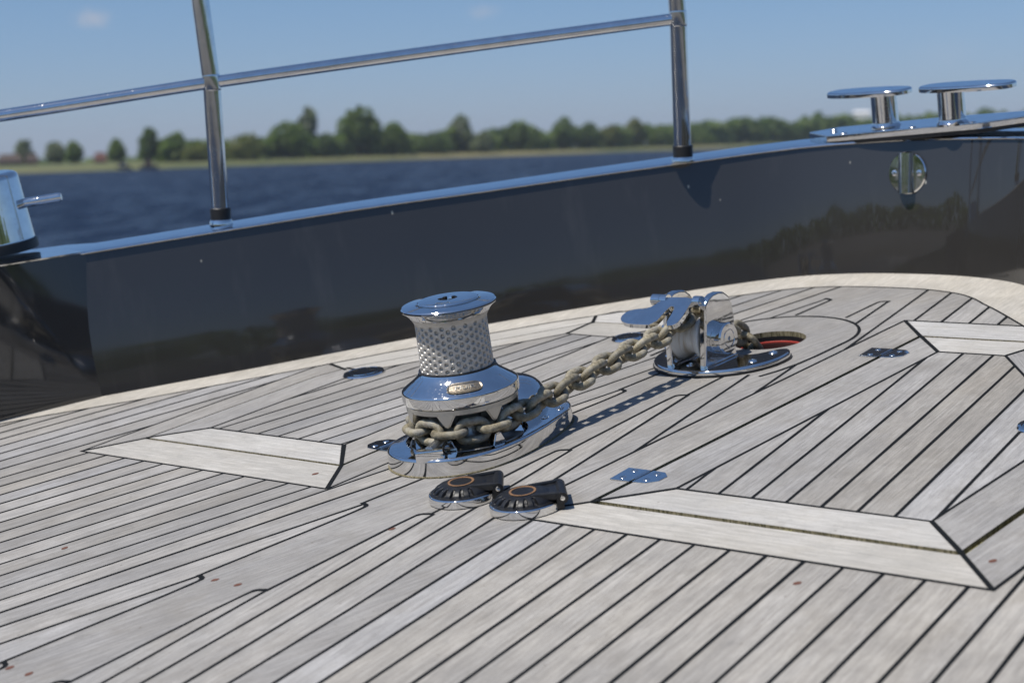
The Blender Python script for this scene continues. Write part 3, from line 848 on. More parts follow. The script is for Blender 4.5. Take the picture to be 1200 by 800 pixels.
# clutch cover, drum and cap
bm = B(); lathe(bm, [(0, .0727), (.0708, .0727), (.0722, .0742), (.0726, .0770), (.0724, .0858), (.0716, .0876), (.0700, .0890), (.0640, .0930), (.0560, .0985), (.0500, .1040), (.0482, .1082), (0, .1082)], 120, W); cc = obj('clutch_cover', bm, CHROME, wl, smooth=28)
bm = B(); lathe(bm, [(0, .0714), (.0690, .0714), (.0690, .0729), (0, .0729)], 72, W); obj('rubber_seal', bm, SEAL, wl)
bm = B(); NT, NZ = 504, 84; Z0, Z1 = .1085, .1755; rows = []
NCOL = 38; VP = .0089
def drum_r(z):
    u = (z - Z0) / (Z1 - Z0); return .0452 - .0008 * sin(min(1, u * 1.25) * PI / 2) + .0042 * max(0, (u - .86) / .14) ** 2
for iz in range(NZ + 1):
    z = Z0 + (Z1 - Z0) * iz / NZ; r0 = drum_r(z); ring = []
    for it in range(NT):
        th = 2 * PI * it / NT; best = 9
        kc = th / (2 * PI) * NCOL
        for col in (math.floor(kc) - 1, math.floor(kc), math.floor(kc) + 1, math.floor(kc) + 2):
            du = (kc - col) / NCOL * 2 * PI * r0
            zo = .1128 + (VP / 2 if col % 2 else 0); row = round((z - zo) / VP)
            if row < 0 or row > (5 if col % 2 else 6): row = max(0, min(row, 5 if col % 2 else 6))
            best = min(best, math.hypot(du, z - zo - row * VP))
        dep = 0
        if best < .00265: dep = .0028 * min(1, (1 - (best / .00265) ** 2) * 1.9) ** .7
        rr = r0 - dep + .00012 * mnoise.noise(Vector((cos(th) * 14, sin(th) * 14, z * 300)))
        ring.append(bm.verts.new(W @ Vector((rr * cos(th), rr * sin(th), z))))
    rows.append(ring)
for a, c in zip(rows, rows[1:]):
    for k in range(NT): bm.faces.new((a[k], a[(k + 1) % NT], c[(k + 1) % NT], c[k]))
obj('drum', bm, DRUM, wl, smooth=35)
bm = B(); lathe(bm, [(0, .1082), (.0478, .1082), (.0478, .1098), (.0462, .1102), (0, .1102)], 72, W); obj('drum_seal', bm, SEAL, wl)
bm = B(); lathe(bm, [(0, .1745), (.0478, .1745), (.0500, .1782), (.0540, .1822), (.0580, .1850), (.0588, .1862), (.0586, .1882), (.0570, .1898), (.0405, .1915), (.0398, .1905), (.0392, .1890), (0, .1890)], 120, W); fl = obj('drum_flange', bm, CHROME, wl, smooth=30)
bm = B(); lathe(bm, [(0, .1888), (.0372, .1888), (.0374, .1925), (.0362, .1940), (.0300, .1945), (.0120, .1948), (.0112, .1930), (.0105, .1895), (0, .1895)], 96, W); cap = obj('drum_cap', bm, CHROME, fl, smooth=30)
bm = B(); lathe(bm, [(.0380, .1893), (.0400, .1893)], 72, W); lathe(bm, [(0, .1899), (.0108, .1899)], 36, W)
for k in range(6):
    a = k * PI / 3; box(bm, (.0100 * cos(a), .0100 * sin(a), .1925), (.0032, .0032, .0050), W @ Matrix.Rotation(0, 4, 'Z'))
obj('handle_socket', bm, SLOT, cap)

def letters(text, size, thick):
    cu = bpy.data.curves.new('lettering', 'FONT'); cu.body = text; cu.size = size; cu.extrude = thick; cu.align_x = 'CENTER'; cu.align_y = 'CENTER'; cu.resolution_u = 3
    to = bpy.data.objects.new('lettering', cu); C.objects.link(to)
    dg = bpy.context.evaluated_depsgraph_get(); dg.update()
    me = bpy.data.meshes.new_from_object(to.evaluated_get(dg))
    bm = B(); bm.from_mesh(me); bpy.data.objects.remove(to); bpy.data.meshes.remove(me); bpy.data.curves.remove(cu)
    bmesh.ops.subdivide_edges(bm, edges=[e for e in bm.edges if e.calc_length() > size * .25], cuts=2)
    return bm
CONE = [(.0700, .0890), (.0640, .0930), (.0560, .0985), (.0500, .1040)]
def on_cone(u, v, h):
    """u along the circumference (to the viewer's right), v up the slope from its middle, h off the surface."""
    L_ = [0]; 
    for a, c in zip(CONE, CONE[1:]): L_.append(L_[-1] + math.hypot(c[0] - a[0], c[1] - a[1]))
    s = L_[-1] * .47 + v; s = max(0, min(L_[-1] - 1e-6, s))
    for k in range(3):
        if s <= L_[k + 1]:
            f = (s - L_[k]) / (L_[k + 1] - L_[k]); a, c = CONE[k], CONE[k + 1]; break
    r = a[0] + (c[0] - a[0]) * f; z = a[1] + (c[1] - a[1]) * f
    nr, nz = (a[1] - c[1]), (c[0] - a[0]); ln = math.hypot(nr, nz); nr, nz = -nr / ln, -nz / ln
    nr, nz = abs(nr), abs(nz)
    th = R(-130) + u / .062
    r += nr * h; z += nz * h
    return W @ Vector((r * cos(th), r * sin(th), z))
bm = B(); gx, gv = 40, 12; grid = []
for i in range(gx + 1):
    u = -1 + 2 * i / gx; hv = .0082 * (1 - abs(u) ** 5) ** .5
    grid.append([bm.verts.new(on_cone(u * .0225, -hv + 2 * hv * k / gv, .00035 + (.0009 if 2 * abs(k - gv / 2) / gv > .72 or abs(u) > .90 else 0))) for k in range(gv + 1)])
for i in range(gx):
    for k in range(gv):
        bm.faces.new((grid[i][k], grid[i + 1][k], grid[i + 1][k + 1], grid[i][k + 1]))
bmesh.ops.remove_doubles(bm, verts=bm.verts, dist=1e-6)
bd = obj('maker_badge', bm, BADGE, cc, smooth=50)
bm = letters('MUIR', .0100, .0005)
for v in bm.verts: v.co = on_cone(v.co.x * 1.10, v.co.y * .85, .0009 + v.co.z)
obj('badge_lettering', bm, GREYCAST, cc, smooth=30)
bm = letters('MUIR', .0075, .0004)
for v in bm.verts:
    th = R(-165) + v.co.x / .026; rr = .0255 - v.co.y * -1 * -1
    rr = .0265 - v.co.y; th = R(-150) + v.co.x / .0265
    v.co = W @ Vector((rr * cos(th), rr * sin(th), .1946 + v.co.z))
bmesh.ops.recalc_face_normals(bm, faces=bm.faces)
obj('cap_lettering', bm, SATIN, fl, smooth=30)

# ================================================================= chain roller / stopper
rf = thing('chain_stopper', 'chrome bow chain stopper with white roller between two cheeks', 'chain stopper', (.40, -.086, 0))
pc = (.430, -.086)
pl = circ(pc[0], pc[1], .0975, 40, 76, 284)
pl += [(.468, -.172), (.472, -.162), (.463, -.151), (.446, -.143), (.432, -.132), (.424, -.112), (.422, -.086), (.424, -.060), (.432, -.040), (.446, -.029), (.463, -.021), (.472, -.010), (.468, .000)]
pl = chaikin(pl, 2)
bm = B(); prism(bm, pl, .0030, .0095, bev=.0036, seg=4); bp = obj('base_plate', bm, CHROME, rf, smooth=50)
bm = B(); prism(bm, [(pc[0] + (x - pc[0]) * 1.012, pc[1] + (y - pc[1]) * 1.012) for x, y in pl], .0004, .0032); obj('gasket', bm, SEAL, bp)
for (x, y) in ((.362, -.079), (.446, -.158), (.446, -.014), (.40, -.155), (.40, -.015)):
    bm = B(); lathe(bm, [(.0066, .0095), (.0058, .0108), (.0030, .0114), (.0026, .0100), (0, .0100)], 20, Matrix.Translation((x, y, 0))); obj('screw', bm, SCREW, bp)
cheek = [(.3500, .0090), (.3520, .0800), (.3530, .0960), (.3600, .1040), (.3700, .1080), (.3830, .1085), (.3960, .1055), (.4080, .0970), (.4150, .0850), (.4200, .0650), (.4240, .0090)]
YX = Matrix(((1, 0, 0, 0), (0, 0, -1, 0), (0, 1, 0, 0), (0, 0, 0, 1)))        # (x, y, z) -> (x, -z, y): extrude along -y
for y0 in (-.1045, -.0490):
    bm = B(); prism(bm, cheek, -y0, -y0 + .0090, YX, bev=.0030, seg=4)
    for v_ in bm.verts: v_.co.y += (v_.co.z - .009) * (-.10 if y0 < -.08 else .0)
    ck = obj('cheek_plate', bm, CHROME, rf, smooth=30)
    bm = B(); tube(bm, [(.3565, y0 + .0015, .1005), (.3565, y0 - .0095, .1005)], .0080, 24); obj('hinge_knuckle', bm, CHROME, ck)
    # weld fillet along the foot
    bm = B(); tube(bm, [(.3515, y0 - .0075, .0100), (.4225, y0 - .0075, .0100)], .0032, 10); obj('weld', bm, CHROME, ck)
bm = B(); tube(bm, [(.3565, -.043, .1005), (.3565, -.128 + .012, .1005)], .0042, 16); tube(bm, [(.3565, -.033, .1005), (.3565, -.047, .1005)], .0080, 20); obj('hinge_pin', bm, CHROME, rf)
Yax = Matrix.Translation((.383, 0, .0445)) @ Matrix.Rotation(R(90), 4, 'X')   # lathe axis z -> -y
bm = B(); lathe(bm, [(0, .0560), (.0310, .0560), (.0335, .0575), (.0335, .0610), (.0310, .0655), (.0255, .0730), (.0235, .0800), (.0255, .0870), (.0310, .0945), (.0335, .0990), (.0335, .1030), (.0310, .1043), (0, .1043)], 56, Yax); obj('roller', bm, NYLON, rf, smooth=35)
for z0, z1 in ((.1115, .1330), (.0500, .0310)):
    s = 1 if z1 > z0 else -1
    bm = B(); lathe(bm, [(0, z0), (.0215, z0), (.0215, z0 + s * .006), (.0208, z0 + s * .0065), (.0215, z0 + s * .007), (.0215, z1 - s * .002), (.0198, z1), (.0128, z1), (.0122, z1 - s * .0012), (.0112, z1 - s * .0012), (.0106, z1), (.0030, z1), (.0026, z1 - s * .002), (0, z1 - s * .002)], 48, Yax)
    bmesh.ops.recalc_face_normals(bm, faces=bm.faces); obj('axle_boss', bm, CHROME, rf, smooth=30)
# tongue that drops over a link: plate in the plane through the hinge pin, sloping down towards the windlass
tx = Vector((-1, 0, -.50)).normalized(); ty = Vector((0, 1, 0)); tn = tx.cross(ty) * -1
if tn.z < 0: tn = -tn
TM = Matrix.Identity(4)
for i in range(3): TM[i][0] = tx[i]; TM[i][1] = ty[i]; TM[i][2] = tn[i]
TM.translation = Vector((.3565, 0, .1025))
tong = [(.000, -.052), (-.002, -.103), (.012, -.1035), (.046, -.1065), (.0555, -.1020), (.0575, -.0875), (.024, -.0840), (.0185, -.0800), (.0180, -.0755), (.0230, -.0725), (.0570, -.0690), (.0580, -.0400), (.0570, -.0220), (.0520, -.0100), (.0430, -.0050), (.0330, -.0085), (.0265, -.0200), (.0245, -.0400), (.0120, -.0500)]
tong2 = []
for i, p in enumerate(tong):
    tong2.append(p)
bm = B(); prism(bm, chaikin(tong2, 1), -.0035, .0035, TM, bev=.0009)
obj('stopper_tongue', bm, CHROME, rf, smooth=35)

# ================================================================= hawse pipe
hp = thing('hawse_pipe', 'red painted hawse pipe opening with a black rim, ahead of the chain stopper', 'hawse pipe', (.535, -.092, -.05))
Hm = Matrix.Translation((.535, -.092, 0))
bm = B(); lathe(bm, [(.0525, -.0170), (.0525, -.0073), (.0508, -.0073), (.0504, -.0170)], 56, Hm); obj('rim_seal', bm, SEAL, hp)
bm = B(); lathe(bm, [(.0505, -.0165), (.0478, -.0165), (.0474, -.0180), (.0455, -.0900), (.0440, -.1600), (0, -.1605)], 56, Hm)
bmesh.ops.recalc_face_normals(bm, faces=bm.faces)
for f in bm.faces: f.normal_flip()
obj('pipe', bm, PIPE_SHADE, hp, smooth=50)
bm = B(); lathe(bm, [(.0506, -.0170), (.0503, -.0142), (.0496, -.0136), (.0486, -.0142), (.0484, -.0160)], 56, Hm); obj('pipe_lip', bm, REDP, hp, smooth=50)

# ================================================================= chain
P_ = .028
pts = []                                                       # (centre, tangent, roll in degrees)
RC = .0628; zc = .0435
def add_link(cen, tan, roll): pts.append((Vector(cen), Vector(tan).normalized(), roll))
# round the gypsy, flat links at the teeth and upright ones between
first = 8
for k in range(first, -1, -1):
    a = TOOTH0 + STEP + 360 / 14 * (-k)
    # from the port side round the aft face to the starboard side
    th = R(a); tan = (-sin(th), cos(th), 0)
    add_link((WX + RC * cos(th), WY + RC * sin(th), zc + (-.0008 if k % 2 else 0)), tan, 0 if k % 2 == 0 else 90)
tang = Vector((WX, WY - RC, zc)); used = RC * R(-90 - (TOOTH0 + STEP)); s0 = P_ - used
path = [tang, Vector((.050, -.0825, .0478)), Vector((.134, -.0815, .0556)), Vector((.187, -.0810, .0596)), Vector((.246, -.0805, .0628)), Vector((.306, -.0800, .0655)), Vector((.345, -.0797, .0725)), Vector((.372, -.0795, .0785)), Vector((.395, -.0800, .0780)), Vector((.416, -.0810, .0690)), Vector((.434, -.0820, .0540)), Vector((.455, -.0830, .0375)), Vector((.481, -.084, .0210)), Vector((.502, -.085, -.003)), Vector((.512, -.086, -.040)), Vector((.515, -.087, -.130))]
sp = spline(path, 24); cum = [0]
for a, c in zip(sp, sp[1:]): cum.append(cum[-1] + (c - a).length)
def at(s):
    for i in range(len(sp) - 1):
        if cum[i + 1] >= s:
            f = (s - cum[i]) / (cum[i + 1] - cum[i]); return sp[i].lerp(sp[i + 1], f), (sp[i + 1] - sp[i])
    return sp[-1], sp[-1] - sp[-2]
s = s0; k = 1
while s < cum[-1] - .02:
    p, tn_ = at(s)
    a2, _ = at(max(0, s - .012)); b3, _ = at(min(cum[-1] - .001, s + .012))
    ramp_ = min(1, k / 3) if s < .36 else max(.0, 1 - (s - .36) / .05)
    base_roll = (0 if k % 2 == 0 else 90)
    add_link(p + Vector((0, 0, 0)), b3 - a2, base_roll + 42 * ramp_ + rng.uniform(-5, 5))
    s += P_; k += 1
ch = thing('anchor_chain', 'galvanised anchor chain running from the windlass to the chain stopper', 'anchor chain', (.16, -.08, .05))
bm = B(); lk = []
ha, rc_ = .0068, .0118
for q in range(9): a = -PI / 2 + PI * q / 8; lk.append((ha + rc_ * cos(a), rc_ * sin(a), 0))
for q in range(9): a = PI / 2 + PI * q / 8; lk.append((-ha + rc_ * cos(a), rc_ * sin(a), 0))
wr = [.0049 + (.0004 if abs(p[0]) < .0075 and p[1] > 0 else 0) for p in lk]
tube(bm, lk, wr, 14, closed=True)
link_me = None
for i, (cen, tan, roll) in enumerate(pts):
    upv = Vector((0, 0, 1)) if abs(tan.z) < .9 else Vector((1, 0, 0))
    sd = upv.cross(tan).normalized(); u2 = tan.cross(sd).normalized()
    wv = sd * cos(R(roll)) + u2 * sin(R(roll)); nv = tan.cross(wv)
    lm = Matrix.Identity(4)
    for r_ in range(3): lm[r_][0] = tan[r_]; lm[r_][1] = wv[r_]; lm[r_][2] = nv[r_]; lm[r_][3] = cen[r_]
    if link_me is None:
        lo_ = obj('link', bm, CHAIN, ch, local=True, smooth=80); link_me = lo_.data
    else:
        lo_ = bpy.data.objects.new('link', link_me); C.objects.link(lo_); lo_.parent = ch
    lo_.matrix_local = ROOT[ch] @ lm

# ================================================================= foot switches
def make_switch(name, label, x, y, group):
    t = thing(name, label, 'foot switch', (x, y, 0), R(-48.6), group)
    bm = B(); lathe(bm, [(0, .0004), (.0404, .0004), (.0411, .0012), (.0407, .0088), (.0401, .0098), (.0388, .0103), (0, .0103)], 72); obj('mounting_ring', bm, CHROME, t, local=True)
    def ribs(th, r, z):
        d = math.degrees(th) % 360
        k = 1.0
        if 120 < d < 292 and .010 < z < .0228:
            ph = ((d - 120) / 172 * 9) % 1
            g_ = max(0, min(1, (ph - .52) / .10)) * max(0, min(1, (1.0 - ph) / .10))
            k = 1 - .16 * g_ * min(1, max(0, (z - .0105)) / .0015) * min(1, max(0, (.0228 - z)) / .0022)
        return r * k * (1.0 if cos(th) < .3 else 1.0)
    UP = Matrix.Translation((0, 0, .0040)) @ Matrix.Diagonal((1, 1, .66, 1))
    bm = B(); prof = [(0, .0078), (.0372, .0078), (.0380, .0088), (.0378, .0102), (.0358, .0112)]
    for q in range(14):
        u = q / 13; prof.append((.0352 - .0175 * u ** 1.5, .0115 + .0125 * math.sin(u * PI / 2) ** .95))
    prof += [(.0165, .0245), (.0150, .0240), (0, .0240)]
    lathe(bm, prof, 360, UP, 0, ribs); obj('cover', bm, RUBBER, t, local=True, smooth=50)
    bm = B(); lathe(bm, [(.0150, .0238), (.0152, .0252), (.0140, .0258), (.0126, .0252), (.0124, .0240)], 48, UP @ Matrix.Translation((-.002, 0, 0)) @ Matrix.Scale(1.15, 4, (0, 1, 0))); obj('button_rim', bm, RING, t, local=True)
    bm = B(); lathe(bm, [(.0126, .0244), (.0100, .0249), (0, .0250)], 48, UP @ Matrix.Translation((-.002, 0, 0)) @ Matrix.Scale(1.15, 4, (0, 1, 0))); obj('button', bm, RUBBER, t, local=True)
    bm = B()                                                    # hinged end: two arms and a barrel
    prism(bm, [(.012, -.0205), (.0370, -.0230), (.0370, .0230), (.012, .0205)], .0125, .0215, UP, bev=.0025)
    for sy in (-1, 1):
        prism(bm, [(.004, sy * .0215), (.0405, sy * .0262), (.0410, sy * .0205), (.008, sy * .0150)], .0150, .0262, UP, bev=.0028)
    tube(bm, [(.0398, -.0262, .0142), (.0398, .0262, .0142)], .0062, 24)
    box(bm, (.0370, 0, .0080), (.0080, .048, .0130), bev=.002)
    obj('hinge_arms', bm, RUBBER, t, local=True, smooth=40)
    for sy in (-1, 1):
        bm = B(); lathe(bm, [(.0030, 0), (.0026, .0010), (0, .0014)], 14, Matrix.Translation((.0398, sy * .0262, .0142)) @ Matrix.Rotation(R(-90 * sy), 4, 'X')); obj('pin_head', bm, SCREW, t, local=True)
    return t
sw = make_switch('foot_switch', 'black foot switch close beside the windlass base, left of the pair', -.1675, -.1450, 'deck foot switches')
s2 = copy_tree(sw); s2.matrix_world = M @ Matrix.Translation((-.1700, -.2405, 0)) @ Matrix.Rotation(R(-46), 4, 'Z')
s2['label'] = 'black foot switch touching the end of the near hatch frame, right of the pair'
# ================================================================= deck filler caps
def filler(x, y, r, label, rz):
    t = thing('deck_filler', label, 'deck filler', (x, y, 0), rz, 'deck fillers')
    bm = B(); lathe(bm, [(0, .0004), (r, .0004), (r, .0020), (r * .95, .0042), (r * .84, .0050), (r * .80, .0042), (r * .78, .0030), (0, .0030)], 56); obj('flange', bm, CHROME, t, local=True, smooth=30)
    bm = B(); lathe(bm, [(0, .0030), (r * .74, .0030), (r * .72, .0052), (r * .62, .0058), (0, .0060)], 56); c = obj('cap', bm, TUBE, t, local=True, smooth=30)
    for sx in (-1, 1):
        bm = B(); lathe(bm, [(0, .0062), (.0040, .0062)], 16, Matrix.Translation((sx * r * .42, 0, 0))); obj('key_hole', bm, SLOT, c, local=True)
    return t
filler(.229, .431, .032, 'chrome deck filler cap beside the far hatch, left of the drum', 2.0)
filler(.497, .134, .026, 'chrome deck filler cap half hidden behind the taut chain', .4)
filler(.256, -.643, .030, 'chrome deck filler cap on the near hatch at the right edge', .9)
# ================================================================= water, far bank, trees
def wray(px, py):
    v = (M.to_3x3() @ (cr * ((px - 600) / 2140) + cd * ((py - 400) / 2140) + cf)); return v
def on_bearing(px, dist, z=0.0):
    """World point on the bearing of image column px at a level distance."""
    py = 181 - (px - 600) * .0267
    v = wray(px, py); h = Vector((v.x, v.y)).normalized()
    return Vector((CAMW.x + h.x * dist, CAMW.y + h.y * dist, z))
m, t, b = mat('lake_water'); WATER = m
co = t.nodes.new('ShaderNodeNewGeometry').outputs['Position']
def wmap(scale):
    n = t.nodes.new('ShaderNodeMapping'); n.vector_type = 'TEXTURE'; n.inputs['Rotation'].default_value = (0, 0, R(43)); n.inputs['Scale'].default_value = scale
    L(t, co, n.inputs['Vector']); return n.outputs[0]
w1 = noise(t, wmap((9.0, 1.5, 1)), 1.0, 4, 0.62)
w2 = noise(t, wmap((4.0, .6, 1)), 1.0, 3, 0.6)
w3 = noise(t, wmap((60, 14, 1)), 1.0, 3, 0.55)
L(t, mixc(t, w3, (0.0025, 0.0075, 0.022), (0.006, 0.016, 0.042)), b.inputs['Base Color'])
b.inputs['Roughness'].default_value = 0.6; b.inputs['Specular IOR Level'].default_value = 0.1
gl = t.nodes.new('ShaderNodeBsdfGlossy'); gl.inputs['Roughness'].default_value = 0.22
hgt = mixc(t, 0.45, w1, w2)
bp_ = N(t, 'Bump', Strength=1.0, Distance=1.6); L(t, hgt, bp_.inputs['Height']); L(t, bp_.outputs[0], gl.inputs['Normal']); L(t, bp_.outputs[0], b.inputs['Normal'])
ws = t.nodes.new('ShaderNodeMixShader')      # only the wave backs that lean towards the sky mirror it at this grazing angle
L(t, mixc(t, 0.3, ramp(t, hgt, [(0.44, 0.0), (0.58, 0.30)]), ramp(t, w3, [(0.35, 0.02), (0.65, 0.10)])), ws.inputs[0])
L(t, b.outputs[0], ws.inputs[1]); L(t, gl.outputs[0], ws.inputs[2]); L(t, ws.outputs[0], [q for q in t.nodes if q.type == 'OUTPUT_MATERIAL'][0].inputs['Surface'])
SHORE = [(-900, 330), (-300, 312), (25, 305), (225, 318), (400, 352), (550, 395), (789, 470), (1000, 560), (1250, 660), (1900, 800), (2600, 800)]
bm = B(); add(bm, [(-2500, -2500, WATER_Z), (2500, -2500, WATER_Z), (2500, 2500, WATER_Z), (-2500, 2500, WATER_Z)], [(0, 1, 2, 3)])
wat = obj('water', bm, WATER, None, world=True, base=(0, 0, WATER_Z), smooth=0); tag(wat, kind='structure')
m, t, b = mat('bank_grass'); GRASS = m
co = t.nodes.new('ShaderNodeNewGeometry').outputs['Position']
g = noise(t, mapped(t, co, (.10, .10, 1.5)), 1.0, 5, 0.65); g2 = noise(t, mapped(t, co, (.012, .012, .0)), 1.0, 2, 0.5)
cA = mixc(t, ramp(t, g, [(0.3, 0.0), (0.7, 1.0)]), (0.062, 0.085, 0.024), (0.15, 0.150, 0.052))
cB = mixc(t, ramp(t, g2, [(0.42, 0.0), (0.62, 1.0)]), cA, (0.20, 0.178, 0.076))
L(t, cB, b.inputs['Base Color']); b.inputs['Roughness'].default_value = 0.9
bm = B(); rows = []
sp_ = spline([Vector((p, d)) for p, d in SHORE], 8)
for q in sp_:
    row = []
    for dd, zz in ((-1, WATER_Z - .6), (0, WATER_Z + .05), (1.5, WATER_Z + .45), (9, WATER_Z + .70), (14, WATER_Z + .90), (60, WATER_Z + 1.15), (420, WATER_Z + 1.3)):
        jit = mnoise.noise(Vector((q.x * .05, dd, 3))) * .12 if 0 < dd < 50 else 0
        row.append(bm.verts.new(on_bearing(q.x, q.y + dd, zz + jit)))
    rows.append(row)
for a, c in zip(rows, rows[1:]):
    for k in range(len(a) - 1): bm.faces.new((a[k], c[k], c[k + 1], a[k + 1]))
bmesh.ops.recalc_face_normals(bm, faces=bm.faces)
for f in bm.faces:
    if f.normal.z < 0: f.normal_flip()
bk = obj('shore_terrain', bm, GRASS, None, world=True, base=tuple(on_bearing(500, 400, WATER_Z)), smooth=50); tag(bk, kind='structure')
def shore_d(px):
    for a, c in zip(SHORE, SHORE[1:]):
        if a[0] <= px <= c[0]: return a[1] + (c[1] - a[1]) * (px - a[0]) / (c[0] - a[0])
    return 400
def leafmat(name, a, b2):
    m, t, b = mat(name)
    at = t.nodes.new('ShaderNodeAttribute'); at.attribute_name = 'tone'
    L(t, mixc(t, at.outputs['Fac'], a, b2), b.inputs['Base Color']); b.inputs['Roughness'].default_value = 0.75
    b.inputs['Specular IOR Level'].default_value = 0.25
    tr = t.nodes.new('ShaderNodeBsdfTranslucent'); L(t, mixc(t, 1.0, mixc(t, at.outputs['Fac'], a, b2), (1.3, 1.5, .7), 'MULTIPLY'), tr.inputs['Color'])
    ms = t.nodes.new('ShaderNodeMixShader'); ms.inputs[0].default_value = .45; L(t, b.outputs[0], ms.inputs[1]); L(t, tr.outputs[0], ms.inputs[2])
    L(t, ms.outputs[0], [n for n in t.nodes if n.type == 'OUTPUT_MATERIAL'][0].inputs['Surface'])
    return m
LEAF = [leafmat('leaf_green', (0.105, 0.150, 0.050), (0.205, 0.255, 0.088)), leafmat('leaf_olive', (0.140, 0.152, 0.058), (0.235, 0.240, 0.10)), leafmat('leaf_grey_green', (0.16, 0.18, 0.125), (0.25, 0.27, 0.185)), leafmat('leaf_dark', (0.075, 0.115, 0.046), (0.150, 0.195, 0.078))]
m, t, b = mat('bark'); BARK = m
b.inputs['Base Color'].default_value = (0.07, 0.055, 0.04, 1); b.inputs['Roughness'].default_value = 0.9
def crown_bm(lobes, n, size, rg):
    bm = B(); cl = bm.loops.layers.float_color.new('tone'); tot = sum(l[3] * l[4] for l in lobes)
    for (cx, cy, cz, rx, rz) in lobes:
        for _ in range(int(n * rx * rz / tot)):
            while True:
                v = Vector((rg.uniform(-1, 1), rg.uniform(-1, 1), rg.uniform(-1, 1)))
                if .05 < v.length < 1: break
            v = v.normalized() * (v.length ** .45)
            p = Vector((cx + v.x * rx, cy + v.y * rx, cz + v.z * rz))
            p += Vector((mnoise.noise(p * .9), mnoise.noise(p * .9 + Vector((9, 0, 0))), mnoise.noise(p * .9 + Vector((0, 9, 0))))) * .5
            q = Vector((rg.gauss(0, 1), rg.gauss(0, 1), rg.gauss(0, 1) + .4)).normalized(); a = q.orthogonal().normalized(); c = q.cross(a)
            s_ = size * rg.uniform(.6, 1.3); k = rg.random()
            vs = [bm.verts.new(p + a * s_ * cos(x) + c * s_ * .7 * sin(x)) for x in (0, 1.2, 2.4, 3.6, 4.9)]
            f = bm.faces.new(vs)
            for lp in f.loops: lp[cl] = (k, k, k, 1)
    return bm
KIND = {
 'round': [(0, 0, .56, .42, .36), (.22, .1, .40, .26, .24), (-.24, -.1, .44, .24, .26), (.05, 0, .80, .24, .20)],
 'tall': [(0, 0, .50, .22, .40), (.05, 0, .72, .16, .26), (-.06, 0, .30, .18, .22), (.02, .05, .88, .10, .12)],
 'wide': [(0, 0, .55, .36, .32), (.34, 0, .48, .30, .30), (-.34, .05, .46, .30, .32), (.12, 0, .76, .26, .20), (-.16, 0, .72, .22, .22), (.5, 0, .32, .22, .22), (-.52, 0, .3, .2, .22)],
 'bush': [(0, 0, .48, .46, .42), (.3, .1, .38, .30, .32), (-.3, -.1, .36, .30, .32), (.1, 0, .72, .26, .24)],
}
PROTO = {}
def make_tree(kind, px, top_py, base_py, wpx, mi, dback, name, label, group):
    d = shore_d(px) + dback
    h = (base_py - top_py) / 2140 * d; wd = wpx / 2140 * d
    z0 = WATER_Z + .92
    p = on_bearing(px, d, z0)
    t = thing(name, label, 'tree' if kind != 'bush' else 'bush', tuple(p), random.uniform(0, 6.28), group, world=True)
    lob = KIND[kind]; ext = max(abs(l[0]) + l[3] for l in lob); rg = random.Random(int(px * 7 + top_py))
    lobes = [(l[0] / ext * wd / 2 + rg.uniform(-.05, .05) * wd, l[1] * wd * .7, (l[2] + rg.uniform(-.03, .03)) * h, l[3] / ext * wd / 2 * 1.02, l[4] * h) for l in lob]
    # keep the crown between ground and the treetop
    sc = h / max(l[2] + l[4] for l in lobes)
    lobes = [(l[0], l[1], l[2] * sc, l[3], l[4] * sc) for l in lobes]
    # crowns are drawn across the line of sight so the widest side shows
    v = on_bearing(px, 1) - CAMW; a = math.atan2(v.y, v.x) - PI / 2
    t.matrix_world = Matrix.Translation(p) @ Matrix.Rotation(a + rg.uniform(-.3, .3), 4, 'Z')
    bm = crown_bm(lobes, 900 if kind != 'wide' else 1500, .045 * h + .16, rg)
    obj('crown', bm, LEAF[mi], t, local=True, smooth=0)
    bm = B(); tr = h * .018 + .08
    tube(bm, [(0, 0, -.3), (tr * .3, 0, h * .25), (0, tr * .4, h * .5), (0, 0, h * .75)], [tr * 1.4, tr, tr * .7, tr * .25], 8)
    for k in range(4):
        a = k * 1.7; tube(bm, [(0, 0, h * (.28 + .08 * k)), (cos(a) * wd * .12, sin(a) * wd * .12, h * (.42 + .08 * k)), (cos(a) * wd * .24, sin(a) * wd * .24, h * (.52 + .08 * k))], [tr * .5, tr * .35, tr * .12], 6)
    obj('trunk', bm, BARK, t, local=True, smooth=60)
    return t
G = 'trees on the far bank'
def by(px): return 189.8 - (px - 30) * .0335
